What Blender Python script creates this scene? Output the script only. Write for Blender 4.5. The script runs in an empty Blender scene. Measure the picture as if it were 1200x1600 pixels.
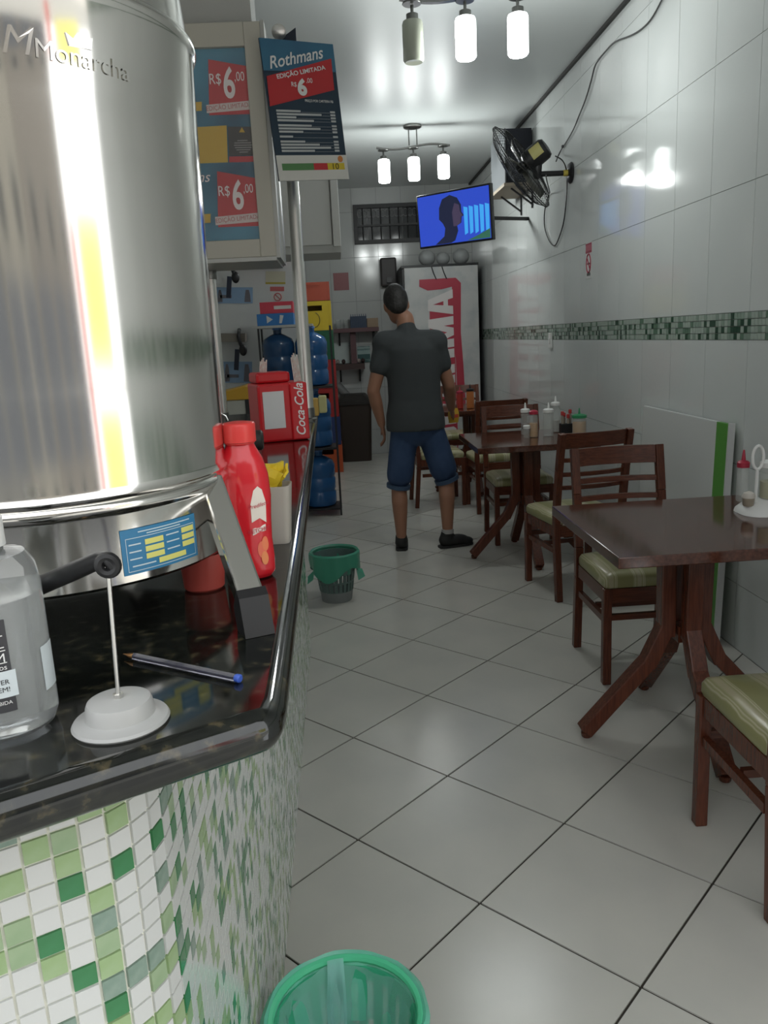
import bpy, bmesh, math, random
from mathutils import Vector, Matrix, Euler
from mathutils.geometry import tessellate_polygon
random.seed(7)
SC = bpy.context.scene
C = SC.collection

# ---------------------------------------------------------------- camera (solved from the floor grid and wall joints)
FPX = 1244.777
TILT, ROLL, YAW = (math.radians(a) for a in (12.39461792, -2.88073906, 2.72794127))
CAMH = 1.4905
_F = Vector((math.sin(YAW)*math.cos(TILT), math.cos(YAW)*math.cos(TILT), -math.sin(TILT)))
_R0 = Vector((math.cos(YAW), -math.sin(YAW), 0)); _U0 = _R0.cross(_F)
_R = _R0*math.cos(ROLL) + _U0*math.sin(ROLL); _U = -_R0*math.sin(ROLL) + _U0*math.cos(ROLL)
O = Vector((0, 0, CAMH))
cd = bpy.data.cameras.new('camera'); cam = bpy.data.objects.new('camera', cd); C.objects.link(cam)
cd.sensor_fit = 'VERTICAL'; cd.sensor_height = 36.0; cd.lens = FPX/1600*36.0; cd.clip_start = .02
M = Matrix.Identity(4)
for i in range(3):
    M[i][0] = _R[i]; M[i][1] = _U[i]; M[i][2] = -_F[i]; M[i][3] = O[i]
cam.matrix_world = M
SC.camera = cam
def ray(u, v): return _F + _R*((u-600)/FPX) + _U*((800-v)/FPX)
def PZ(u, v, z=0.): d = ray(u, v); return O + d*((z-CAMH)/d.z)
def PX(u, v, x): d = ray(u, v); return O + d*(x/d.x)
def PY(u, v, y): d = ray(u, v); return O + d*(y/d.y)
def proj(p):
    d = Vector(p)-O; z = d.dot(_F)
    return 600+FPX*d.dot(_R)/z, 800-FPX*d.dot(_U)/z

# ---------------------------------------------------------------- world, sun, exposure
SC.view_settings.view_transform = 'Standard'; SC.view_settings.look = 'None'
SC.view_settings.gamma = 1.0; SC.view_settings.use_curve_mapping = False
SC.view_settings.exposure = 0.02
w = bpy.data.worlds.new('sky'); SC.world = w; w.use_nodes = True
bg = w.node_tree.nodes['Background']; bg.inputs[0].default_value = (.95, .98, 1.0, 1); bg.inputs[1].default_value = 2.4
sl = bpy.data.lights.new('sun', 'SUN'); sl.energy = 6.0; sl.angle = math.radians(1.0); sl.color = (1, .96, .88)
sun = bpy.data.objects.new('sun', sl); C.objects.link(sun); sun.location = (0, 14, 20)
sun.rotation_euler = Vector((0.10, -.62, -.80)).to_track_quat('-Z', 'Y').to_euler()
try:
    SC.cycles.max_bounces = 8; SC.cycles.transparent_max_bounces = 12; SC.cycles.sample_clamp_indirect = 6
except Exception: pass

# ---------------------------------------------------------------- materials
_mats = {}
def mat(name, col=(.8, .8, .8), rough=.5, metal=0., spec=.5, trans=0., ior=1.45, alpha=1., emit=None, es=0., coat=0.,
        noise=None, bump=0., bscale=40., nscale=20., col2=None, stretch=None):
    if name in _mats: return _mats[name]
    m = bpy.data.materials.new(name); m.use_nodes = True; nt = m.node_tree; b = nt.nodes['Principled BSDF']
    I = b.inputs
    I['Base Color'].default_value = (*col, 1); I['Roughness'].default_value = rough; I['Metallic'].default_value = metal
    I['Specular IOR Level'].default_value = spec; I['Transmission Weight'].default_value = trans; I['IOR'].default_value = ior
    I['Alpha'].default_value = alpha; I['Coat Weight'].default_value = coat; I['Coat Roughness'].default_value = .08
    if emit: I['Emission Color'].default_value = (*emit, 1); I['Emission Strength'].default_value = es
    if col2 or bump:
        tc = nt.nodes.new('ShaderNodeTexCoord'); mp = nt.nodes.new('ShaderNodeMapping')
        nt.links.new(tc.outputs['Object'], mp.inputs[0])
        if stretch: mp.inputs['Scale'].default_value = stretch
        if col2:
            n = nt.nodes.new('ShaderNodeTexNoise'); n.inputs['Scale'].default_value = nscale; n.inputs['Detail'].default_value = 5
            r = nt.nodes.new('ShaderNodeValToRGB')
            r.color_ramp.elements[0].position = (noise or (.35, .65))[0]; r.color_ramp.elements[1].position = (noise or (.35, .65))[1]
            r.color_ramp.elements[0].color = (*col, 1); r.color_ramp.elements[1].color = (*col2, 1)
            nt.links.new(mp.outputs[0], n.inputs['Vector']); nt.links.new(n.outputs[0], r.inputs[0]); nt.links.new(r.outputs[0], I['Base Color'])
        if bump:
            n2 = nt.nodes.new('ShaderNodeTexNoise'); n2.inputs['Scale'].default_value = bscale; n2.inputs['Detail'].default_value = 3
            bp = nt.nodes.new('ShaderNodeBump'); bp.inputs['Strength'].default_value = bump; bp.inputs['Distance'].default_value = .01
            nt.links.new(mp.outputs[0], n2.inputs['Vector']); nt.links.new(n2.outputs[0], bp.inputs['Height']); nt.links.new(bp.outputs[0], I['Normal'])
    _mats[name] = m
    return m

# ---------------------------------------------------------------- mesh helpers
class MB:
    def __init__(s): s.v = []; s.f = []
    def add(s, v, f):
        o = len(s.v); s.v += [tuple(p) for p in v]; s.f += [tuple(i+o for i in q) for q in f]; return s
    def box(s, c, d, m=None):
        x, y, z = (k/2 for k in d); c = Vector(c)
        P = [Vector(p) for p in ((-x,-y,-z),(x,-y,-z),(x,y,-z),(-x,y,-z),(-x,-y,z),(x,-y,z),(x,y,z),(-x,y,z))]
        if m: P = [m @ p for p in P]
        return s.add([p+c for p in P], [(0,3,2,1),(4,5,6,7),(0,1,5,4),(1,2,6,5),(2,3,7,6),(3,0,4,7)])
    def bb(s, a, b): return s.box([(p+q)/2 for p, q in zip(a, b)], [abs(q-p) for p, q in zip(a, b)])
    def beam(s, a, b, w, t, up=(0, 0, 1)):
        a = Vector(a); b = Vector(b); d = (b-a).normalized(); u = Vector(up)
        if abs(d.dot(u)) > .98: u = Vector((0, 1, 0))
        x = d.cross(u).normalized(); y = x.cross(d)
        r = []
        for p in (a, b):
            for i, j in ((-1,-1),(1,-1),(1,1),(-1,1)): r.append(p + x*(i*w/2) + y*(j*t/2))
        return s.add(r, [(0,1,2,3),(7,6,5,4),(0,4,5,1),(1,5,6,2),(2,6,7,3),(3,7,4,0)])
    def tube(s, pts, r, n=10, closed=False, cap=True):
        pts = [Vector(p) for p in pts]; N = len(pts)
        R = r if isinstance(r, (list, tuple)) else [r]*N
        vs = []; ref = None
        for i, p in enumerate(pts):
            a = pts[i-1] if (i or closed) else p; b = pts[(i+1) % N] if (i < N-1 or closed) else p
            d = (b-a).normalized()
            if ref is None:
                ref = Vector((0, 0, 1)) if abs(d.z) < .9 else Vector((1, 0, 0))
            x = d.cross(ref).normalized(); y = x.cross(d).normalized(); ref = y
            for k in range(n):
                t = 2*math.pi*k/n; vs.append(p + x*(math.cos(t)*R[i]) + y*(math.sin(t)*R[i]))
        fs = []
        for i in range(N if closed else N-1):
            j = (i+1) % N
            for k in range(n):
                fs.append((i*n+k, i*n+(k+1) % n, j*n+(k+1) % n, j*n+k))
        if cap and not closed: fs += [tuple(range(n))[::-1], tuple((N-1)*n+k for k in range(n))]
        return s.add(vs, fs)
    def lathe(s, prof, n=32, c=(0, 0, 0), sx=1., sy=1., m=None, cap=True):
        c = Vector(c); vs = []
        for r, z in prof:
            for k in range(n):
                t = 2*math.pi*k/n; p = Vector((r*math.cos(t)*sx, r*math.sin(t)*sy, z))
                vs.append((m @ p if m else p)+c)
        fs = []
        for i in range(len(prof)-1):
            for k in range(n): fs.append((i*n+k, i*n+(k+1) % n, (i+1)*n+(k+1) % n, (i+1)*n+k))
        if cap:
            fs += [tuple(range(n))[::-1], tuple((len(prof)-1)*n+k for k in range(n))]
        return s.add(vs, fs)
    def prism(s, poly, z0, z1, m=None):
        n = len(poly); vs = [Vector((x, y, z)) for z in (z0, z1) for x, y in poly]
        if m: vs = [m @ p for p in vs]
        return s.add(vs, [tuple(range(n))[::-1], tuple(range(n, 2*n))] + [(i, (i+1) % n, n+(i+1) % n, n+i) for i in range(n)])
    def ell(s, c, r, n=16, k=10, m=None):
        prof = [(math.sin(math.pi*i/k), -math.cos(math.pi*i/k)) for i in range(k+1)]
        prof[0] = (.001, -1); prof[-1] = (.001, 1)
        vs = Matrix.Diagonal((*r, 1)).to_3x3()
        mm = (m @ vs) if m else vs
        return s.lathe(prof, n, c, m=mm)
    def cap(s, a, b, ra, rb, n=14):       # tapered capsule
        a = Vector(a); b = Vector(b); d = b-a; L = d.length
        q = d.to_track_quat('Z', 'Y').to_matrix()
        prof = [(.001, -ra)] + [(ra*math.cos(t), ra*math.sin(t)) for t in (-1.2, -.8, -.4, 0)] + [(rb*math.cos(t), L+rb*math.sin(t)) for t in (0, .4, .8, 1.2)] + [(.001, L+rb)]
        return s.lathe(prof, n, a, m=q)
    def flat(s, poly, y0, y1):            # polygon in x,z extruded along y (front = -y)
        n = len(poly); vs = [Vector((x, y, z)) for y in (y0, y1) for x, z in poly]
        tr = [tuple(t) for t in tessellate_polygon([[Vector((x, z, 0)) for x, z in poly]])] if n > 4 else [tuple(range(n))]
        return s.add(vs, tr + [tuple(i+n for i in t)[::-1] for t in tr] + [(i, n+i, n+(i+1) % n, (i+1) % n) for i in range(n)])
    def rect(s, x0, x1, z0, z1, y0, y1): return s.flat([(x0, z0), (x1, z0), (x1, z1), (x0, z1)], y0, y1)

def fixn(me):
    b = bmesh.new(); b.from_mesh(me); bmesh.ops.recalc_face_normals(b, faces=b.faces); b.to_mesh(me); b.free()
def mesh(name, mb, m=None, smooth=False, fix=True):
    me = bpy.data.meshes.new(name); me.from_pydata(mb.v, [], mb.f); me.update()
    if fix: fixn(me)
    if m: me.materials.append(m)
    if smooth:
        me.shade_smooth()
        me.set_sharp_from_angle(angle=math.radians(40))
    return me
def put(name, me, parent=None, loc=None, rot=None):
    o = bpy.data.objects.new(name, me); C.objects.link(o)
    if parent: o.parent = parent
    if loc: o.location = loc
    if rot: o.rotation_euler = rot
    return o
def part(name, mb, m, parent=None, smooth=False, bev=0., label=None, fix=True):
    o = put(name, mesh(name, mb, m, smooth, fix), parent)
    if bev:
        bm = o.modifiers.new('bevel', 'BEVEL'); bm.width = bev; bm.segments = 2; bm.limit_method = 'ANGLE'; bm.angle_limit = .7
    if label: o['label'] = label
    return o
def tag(o, label, cat, group=None):
    o['label'] = label; o['category'] = cat
    if group: o['group'] = group
    return o
def thing(name, label, cat, loc=(0, 0, 0), rz=0., group=None, rot=None):
    o = put(name, None, None, loc, rot or (0, 0, rz)); o.empty_display_size = .05
    return tag(o, label, cat, group)
def struct(name, mb, m, **k):
    o = part(name, mb, m, **k); o['kind'] = 'structure'; return o
def stuff(o): o['kind'] = 'stuff'; return o
def dup(root, loc, rz, label=None, group=None):
    r = root.copy(); C.objects.link(r); r.location = loc; r.rotation_euler = (0, 0, rz)
    if label: r['label'] = label
    if group: r['group'] = group
    for ch in list(root.children):
        c = ch.copy(); C.objects.link(c); c.parent = r
        for g in ch.children:
            d = g.copy(); C.objects.link(d); d.parent = c
    return r
_tx = {}
def text_mesh(s, size, shear=0., align='CENTER', bold=0.):
    key = (s, size, shear, align, bold)
    if key in _tx: return _tx[key]
    cu = bpy.data.curves.new('lettering', 'FONT'); cu.body = s; cu.size = size; cu.shear = shear; cu.align_x = align; cu.align_y = 'CENTER'
    cu.offset = bold; cu.resolution_u = 4
    ob = bpy.data.objects.new('tmp', cu); C.objects.link(ob)
    dg = bpy.context.evaluated_depsgraph_get(); ev = ob.evaluated_get(dg); me = ev.to_mesh()
    v = [tuple(p.co) for p in me.vertices]; f = [tuple(p.vertices) for p in me.polygons]
    ev.to_mesh_clear(); bpy.data.objects.remove(ob); bpy.data.curves.remove(cu)
    _tx[key] = (v, f)
    return v, f
def text_flat(name, s, size, x, z, y, m, parent, shear=0., align='CENTER', bold=0., sx=1., ang=0., label=None):
    v, f = text_mesh(s, size, shear, align, bold)
    ca, sa = math.cos(ang), math.sin(ang)
    mb = MB(); mb.add([(x+ca*p[0]*sx-sa*p[1], y, z+sa*p[0]*sx+ca*p[1]) for p in v], f)
    return part(name, mb, m, parent, fix=False, label=label)
def text_fit(name, s, width, hgt, x, z, y, m, parent, shear=0., bold=0., ang=0.):
    v, f = text_mesh(s, 1., shear, 'LEFT', bold)
    xs = [p[0] for p in v]; ys = [p[1] for p in v]; x0, y0 = (min(xs)+max(xs))/2, (min(ys)+max(ys))/2
    kx, ky = width/(max(xs)-min(xs)), hgt/(max(ys)-min(ys)); ca, sa = math.cos(ang), math.sin(ang)
    mb = MB(); mb.add([(x+ca*(p[0]-x0)*kx-sa*(p[1]-y0)*ky, y, z+sa*(p[0]-x0)*kx+ca*(p[1]-y0)*ky) for p in v], f)
    return part(name, mb, m, parent, fix=False)
def rad_at(prof, z):
    for (r0, z0), (r1, z1) in zip(prof, prof[1:]):
        if z0 <= z <= z1 and z1 > z0: return r0+(r1-r0)*(z-z0)/(z1-z0)
    return prof[0][0] if z < prof[0][1] else prof[-1][0]
def wrap_patch(prof, a0, a1, z0, z1, off=.0006, n=14, k=8, sx=1., sy=1., slant=0.):
    mb = MB(); vs = []
    for j in range(k+1):
        for i in range(n+1):
            a = a0+(a1-a0)*i/n; z = z0+(z1-z0)*j/k + slant*(i/n-.5); r = rad_at(prof, z)+off
            vs.append((r*math.cos(a)*sx, r*math.sin(a)*sy, z))
    fs = [(j*(n+1)+i, j*(n+1)+i+1, (j+1)*(n+1)+i+1, (j+1)*(n+1)+i) for j in range(k) for i in range(n)]
    return mb.add(vs, fs)
def wrap_text(prof, s, size, a, z, off=.0012, shear=0., align='CENTER', bold=0., ang=0., sx=1., sy=1.):
    v, f = text_mesh(s, size, shear, align, bold); mb = MB(); vs = []
    ca, sa = math.cos(ang), math.sin(ang)
    for p in v:
        x = ca*p[0]-sa*p[1]; y = sa*p[0]+ca*p[1]
        zz = z+y; r = rad_at(prof, zz); t = a+x/r; r += off
        vs.append((r*math.cos(t)*sx, r*math.sin(t)*sy, zz))
    return mb.add(vs, f)

# ---------------------------------------------------------------- common materials
CEIL, WX, BY, FY, OY = 3.283, 1.76, 10.36, -0.75, 0.15   # OY = roof edge of the open shop front
steel = mat('polished_steel', (.74, .72, .68), .115, 1.)
alu = mat('brushed_aluminium', (.72, .71, .68), .28, 1.)
chrome_dark = mat('dark_nickel', (.22, .22, .21), .3, 1.)
white_paint = mat('white_paint', (.70, .71, .69), .6)
black_pl = mat('black_plastic', (.012, .012, .013), .4)
white_pl = mat('white_plastic', (.78, .78, .76), .35)
grout_floor = mat('floor_grout', (.035, .03, .024), .9)
tile_floor = mat('floor_porcelain', (.47, .46, .425), .24, col2=(.52, .505, .46), nscale=3.5, noise=(.3, .7), spec=.5)
tile_wall = mat('wall_ceramic', (.58, .605, .595), .08, col2=(.60, .62, .61), nscale=2, spec=.45)
grout_wall = mat('wall_grout', (.25, .26, .25), .9)
wood = mat('reddish_wood', (.125, .036, .018), .26, col2=(.08, .022, .012), nscale=9, stretch=(14, 14, 1.2), spec=.5)
wood_h = mat('reddish_wood_rail', (.13, .038, .019), .26, col2=(.08, .022, .012), nscale=9, stretch=(1.2, 14, 14))
wood_top = mat('table_veneer', (.095, .033, .020), .09, col2=(.052, .018, .011), nscale=6, stretch=(14, 1.4, 14), spec=.6)
red_pl = mat('red_plastic', (.62, .02, .025), .3)
glass = mat('clear_glass', (.95, .97, .96), .03, trans=1., ior=1.45)
thin_pl = mat('clear_plastic', (.90, .92, .91), .05, trans=.86, ior=1.2)
ink_white = mat('white_ink', (.75, .75, .74), .5)
ink_black = mat('black_ink', (.02, .02, .02), .5)

# ================================================================ STRUCTURE
def clip(poly, x0, x1, y0, y1):
    for ax, lim, sg in ((0, x0, 1), (0, x1, -1), (1, y0, 1), (1, y1, -1)):
        out = []
        for i, p in enumerate(poly):
            q = poly[(i+1) % len(poly)]; a = (p[ax]-lim)*sg; b = (q[ax]-lim)*sg
            if a >= 0: out.append(p)
            if (a >= 0) != (b >= 0):
                t = a/(a-b); out.append((p[0]+(q[0]-p[0])*t, p[1]+(q[1]-p[1])*t))
        poly = out
        if len(poly) < 3: return []
    return poly
LX = -2.4
mb = MB(); mb.bb((LX, FY, -.12), (WX+.006, BY+.006, -.004)); floor = struct('floor', mb, grout_floor)
TS, GX, GY, G = .45, .6481*.45, 4.0946*.45, .0068
h = math.cos(math.pi/4)
full = None
def diamond(cx, cy, s): k = s*h; return [(cx-k, cy), (cx, cy-k), (cx+k, cy), (cx, cy+k)]
mbt = MB(); mbt.prism(diamond(0, 0, TS-G), -.012, 0.0); full = mesh('floor_tile', mbt, tile_floor)
for i in range(-30, 40):
    for j in range(-40, 30):
        cx = GX + (i+.5+j+.5)*TS*h; cy = GY + (i+.5-j-.5)*TS*h
        d = diamond(cx, cy, TS-G); p = clip(d, LX+.002, WX-.002, FY+.002, BY-.002)
        if not p: continue
        if len(p) == 4 and all(abs(a[0]-b[0])+abs(a[1]-b[1]) < 1e-6 for a, b in zip(sorted(p), sorted(d))):
            put('floor_tile', full, floor, (cx, cy, 0))
        else:
            a = sum(p[k][0]*p[(k+1) % len(p)][1]-p[(k+1) % len(p)][0]*p[k][1] for k in range(len(p)))/2
            if abs(a) < .002: continue
            m2 = MB(); m2.prism(p, -.012, 0.0); part('floor_tile', m2, tile_floor, floor)

# right wall: ceramic tiles and the glass mosaic band
BZ0, BZ1 = 1.400, 1.5185
mb = MB(); mb.bb((WX+.004, OY, -.12), (WX+.16, BY+.16, CEIL+.12)); wallr = struct('wall_right', mb, grout_wall)
rows = [(0, .308), (.308, .854), (.854, 1.40), (1.5185, 2.049), (2.049, 2.595), (2.595, 3.141), (3.141, 3.283)]
_wt = {}
def wtile(wd, hh, m):
    k = (round(wd, 4), round(hh, 4), m.name)
    if k not in _wt:
        q = MB(); q.box((0, 0, 0), (.008, wd-.0028, hh-.0028)); _wt[k] = mesh('wall_tile', q, m)
    return _wt[k]
PITCH = .4035
ys = [3.398+PITCH*k for k in range(-11, 19)]
ys = [OY]+[y for y in ys if OY+.05 < y < BY-.05]+[BY]
for y0, y1 in zip(ys, ys[1:]):
    for z0, z1 in rows:
        put('wall_tile', wtile(y1-y0, z1-z0, tile_wall), wallr, (WX+.004, (y0+y1)/2, (z0+z1)/2))
mos = {'w': mat('mosaic_white', (.66, .67, .655), .12), 'l': mat('mosaic_light_green', (.30, .43, .20), .10, col2=(.36, .49, .27), nscale=30),
       'p': mat('mosaic_pale_green', (.36, .47, .29), .10, col2=(.30, .42, .25), nscale=40), 'd': mat('mosaic_dark_green', (.045, .20, .075), .08, col2=(.06, .24, .10), nscale=30),
       'g': mat('mosaic_grey_green', (.20, .29, .235), .08, col2=(.27, .36, .30), nscale=60)}
band = {'a': mat('band_pale', (.36, .42, .37), .12), 'b': mat('band_sage', (.24, .31, .26), .12), 'c': mat('band_deep', (.035, .075, .05), .12), 'd': mat('band_moss', (.12, .19, .14), .12)}
bw = (BZ1-BZ0)/4
_bt = {}
for k, m in band.items():
    q = MB(); q.box((0, 0, 0), (.009, bw-.003, bw-.003)); _bt[k] = mesh('mosaic_tile', q, m)
rest = {k: MB() for k in band}
ny = int((BY-OY)/bw); cnt = 0
for i in range(ny):
    y = OY+(i+.5)*bw
    for r in range(4):
        k = random.choices('abcd', (.50, .22, .16, .12))[0]; z = BZ0+(r+.5)*bw
        if 3.2 < y and cnt < 300:
            put('mosaic_tile', _bt[k], wallr, (WX+.0035, y, z)); cnt += 1
        else: rest[k].box((WX+.0035, y, z), (.009, bw-.003, bw-.003))
for k in band: stuff(part('mosaic_strip', rest[k], band[k], wallr, fix=False))

# back wall
mb = MB(); mb.bb((LX-.15, BY+.004, -.12), (WX+.004, BY+.16, CEIL+.12)); wallb = struct('wall_back', mb, grout_wall)
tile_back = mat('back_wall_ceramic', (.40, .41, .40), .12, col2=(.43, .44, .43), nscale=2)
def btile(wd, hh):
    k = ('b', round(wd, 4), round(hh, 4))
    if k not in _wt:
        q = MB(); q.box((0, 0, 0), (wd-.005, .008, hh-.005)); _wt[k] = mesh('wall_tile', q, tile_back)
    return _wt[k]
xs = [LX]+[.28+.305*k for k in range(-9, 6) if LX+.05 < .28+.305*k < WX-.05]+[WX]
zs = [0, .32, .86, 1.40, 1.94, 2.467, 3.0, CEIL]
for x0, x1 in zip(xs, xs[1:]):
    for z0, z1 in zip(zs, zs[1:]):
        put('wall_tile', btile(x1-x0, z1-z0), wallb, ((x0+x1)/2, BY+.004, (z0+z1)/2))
# high window with dark grille on the back wall
wa, wb = PY(551, 321, BY), PY(651, 378, BY)
wx0, wx1, wz0, wz1 = wa.x, 1.30, wb.z, wa.z
mb = MB(); t = .045
mb.bb((wx0, BY-.05, wz0), (wx0+t, BY-.002, wz1)); mb.bb((wx1-t, BY-.05, wz0), (wx1, BY-.002, wz1))
mb.bb((wx0+t, BY-.05, wz0), (wx1-t, BY-.002, wz0+t)); mb.bb((wx0+t, BY-.05, wz1-t), (wx1-t, BY-.002, wz1))
win = struct('window_1', mb, mat('dark_iron', (.02, .02, .021), .5))
for n, (a, b) in enumerate(((wx0+t, wx0+.17), (wx0+.17, wx0+.60), (wx0+.60, wx1-t))):
    mb = MB(); mb.bb((a+.002, BY-.018, wz0+t), (b-.002, BY-.006, wz1-t))
    part('pane', mb, mat('dark_glass', (.012, .014, .016), .08), win)
for k in range(1, 9):
    x = wx0+(wx1-wx0)*k/9; mb = MB(); mb.tube([(x, BY-.032, wz0+t), (x, BY-.032, wz1-t)], .008, 8)
    part('bar', mb, mat('dark_iron'), win, smooth=True)
mb = MB(); mb.bb((wx0+t, BY-.045, wz0+.20), (wx1-t, BY-.03, wz0+.225)); part('cross_bar', mb, mat('dark_iron'), win)
mb = MB()
for k in range(16):    # twisted scroll work on the upper half
    x = wx0+.08+(wx1-wx0-.16)*k/15; z = wz1-.11
    mb.tube([(x+.03*math.cos(a), BY-.03, z+.045*math.sin(a)) for a in [i*math.pi/6 for i in range(12)]], .004, 5, closed=True)
part('scroll', mb, mat('dull_iron', (.10, .10, .10), .35, .6), win)
# left wall, ceiling, painted shadow gap strip, shop front lintel
mb = MB(); mb.bb((LX-.15, OY, -.12), (LX, BY+.004, CEIL+.12)); struct('wall_left', mb, white_paint)
mb = MB(); mb.bb((LX, OY, CEIL), (WX+.004, BY+.004, CEIL+.12)); struct('ceiling', mb, mat('ceiling_paint', (.60, .625, .62), .38, col2=(.57, .60, .595), nscale=1.2, spec=.4))
mb = MB(); mb.bb((WX-.022, OY, CEIL-.022), (WX-.001, BY, CEIL-.001)); struct('shadow_gap_1', mb, mat('joint_shade', (.045, .045, .043), .8))  # dark strip paints the shade of the gap between ceiling and wall
mb = MB(); mb.bb((LX-.15, OY-.12, 3.05), (WX+.16, OY-.001, CEIL+.12)); struct('wall_front', mb, mat('shutter_housing', (.45, .44, .40), .5))

# ================================================================ OUTSIDE (seen only as reflections in the steel drum)
mb = MB(); mb.bb((-30, -3.2, -.16), (30, FY-.002, -.01)); struct('sidewalk', mb, mat('concrete_paving', (.42, .41, .39), .9, col2=(.36, .35, .33), nscale=4))
mb = MB(); mb.bb((-30, -14.0, -.30), (30, -3.2, -.13)); struct('street', mb, mat('asphalt', (.27, .27, .26), .9))
def building(x0, x1, y, hgt, col, label, wn, name='building'):
    b = put(name, None, None, ((x0+x1)/2, y, -.13)); b['kind'] = 'structure'; W = x1-x0
    q = MB(); q.bb((-W/2, -4, 0), (W/2, 0, hgt)); part('wall', q, mat(label[:18], col, .8), b)
    q = MB(); q.bb((-W/2-.1, -4.1, hgt), (W/2+.1, .15, hgt+.3)); part('cornice', q, mat('cornice', (.2, .19, .17), .8), b)
    for k in range(wn):
        x = -W/2+W*(k+.5)/wn
        q = MB(); q.bb((x-.55, .0, 3.3), (x+.55, .05, 4.5)); f = part('window', q, mat('window_frame', (.2, .2, .18), .5), b)
        q = MB(); q.bb((x-.48, .05, 3.37), (x+.48, .06, 4.43)); part('pane', q, mat('dark_glass'), f)
        q = MB(); q.bb((x-W/wn*.4, 0, 0), (x+W/wn*.4, .05, 2.7)); part('shutter', q, mat('grey_shutter', (.05, .055, .065), .5), b)
building(-14, -6.5, -14.2, 8.0, (.115, .108, .092), 'beige shop building across the street with dark shutters', 3)
building(-6.4, 1.5, -14.2, 7.4, (.085, .085, .082), 'grey shop building across the street with dark shutters', 3)
building(1.6, 6.2, -14.2, 8.3, (.135, .128, .112), 'tall plastered building across the street with dark shutters', 2)
building(6.3, 15, -14.2, 7.6, (.10, .092, .083), 'brown shop building across the street with dark shutters', 3)
def banner(az, dist, wd, z0, z1, col, label):
    a = math.radians(az); x, y = -.38+dist*math.sin(a), 1.05-dist*math.cos(a)
    b = thing('banner', label, 'banner', (x, y, -.01), a)
    q = MB(); q.tube([(0, 0, 0), (0, 0, z1+.1)], .02, 8); part('pole', q, alu, b, smooth=True)
    q = MB(); q.lathe([(.22, 0), (.22, .05), (.05, .08)], 20); part('base', q, black_pl, b, smooth=True)
    q = MB(); q.prism([(.02, -.008), (wd, .02), (wd, .03), (.02, .008)], z0, z1); part('cloth', q, mat(label[:14], col, .7), b)
banner(50, 4.6, 1.0, 1.35, 2.2, (.62, .58, .20), 'broad yellow cloth banner on a pole on the sidewalk')
banner(46, 4.9, .16, .9, 2.2, (.65, .06, .05), 'narrow red cloth banner on a pole on the sidewalk')

# ================================================================ COUNTER
ZC = 1.17
ct = thing('counter', 'bar counter front clad in green and white glass mosaic under black granite', 'counter', (0, 0, 0))
TH = math.radians(28.6)
fd = Vector((math.cos(TH), math.sin(TH)))
A0 = Vector((-.297, .690))
cornerY = A0.y+(-.22-A0.x)*math.tan(TH)
cor = Vector((-.22, cornerY))
far = cor-fd*1.55
RC = .11; tl = RC*math.tan((math.pi/2-TH)/2)
# panel outline as a polyline from the left end round the corner to the far end
outline = [far, cor-fd*tl]
n0 = Vector((-fd.y, fd.x)); cen = cor-fd*tl+n0*RC
a_s = math.atan2(-n0.y, -n0.x)
for k in range(1, 17):
    a = a_s+(0-a_s)*k/16; outline.append(Vector((cen.x+RC*math.cos(a), cen.y+RC*math.sin(a))))
outline.append(Vector((-.22, 3.74)))
body = [(p.x-.006*0, p.y) for p in outline]+[(-.66, 3.74), (-.66, 1.02)]
bl = far+n0*.52
body.append((bl.x, bl.y))
inner = MB(); inner.prism(body, 0, 1.128)
part('body', inner, mat('mosaic_grout', (.80, .80, .70), .85), ct)
# mosaic squares laid along the outline
seg = [(outline[i+1]-outline[i]).length for i in range(len(outline)-1)]
tot = sum(seg); P = .0255
def at_s(s):
    for i, L in enumerate(seg):
        if s <= L or i == len(seg)-1:
            d = (outline[i+1]-outline[i]).normalized(); return outline[i]+d*s, d
        s -= L
_mt = {}
for k, m in mos.items():
    q = MB(); q.box((0, -.0005, 0), (P-.0028, .005, P-.0028)); _mt[k] = mesh('mosaic_tile', q, m)
    
cells = []
wts = {'w': .52, 'l': .15, 'p': .11, 'd': .13, 'g': .09}
prev = {}
s = .5*P + (seg[0] % P); col = 0
while s < tot:
    p, d = at_s(s)
    for r in range(44):
        z = 1.126-(r+.5)*P
        wk = dict(wts)
        if prev.get(r) != 'w' and col: wk['w'] = 1.15
        k = random.choices(list(wk), list(wk.values()))[0]; prev[r] = k
        c3 = Vector((p.x, p.y, z)); u, v = proj(c3)
        nrm = Vector((d.y, -d.x, 0)); vd = (O-c3); area = max(0, nrm.dot(vd.normalized()))/vd.length_squared
        vis = 0 <= u < 1200 and 0 <= v < 1615
        cells.append((area if vis else 0, p, d, z, k))
    s += P; col += 1
cells.sort(key=lambda c: -c[0])
rest = {k: MB() for k in mos}
for n, (a, p, d, z, k) in enumerate(cells):
    ang = math.atan2(d.y, d.x)
    if n < 300: put('mosaic_tile', _mt[k], ct, (p.x, p.y, z), (0, 0, ang))
    else: rest[k].box((p.x, p.y, z), (P-.0028, .005, P-.0028), Matrix.Rotation(ang, 3, 'Z'))
for k in mos: stuff(part('mosaic_field', rest[k], mos[k], ct, fix=False))

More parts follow.
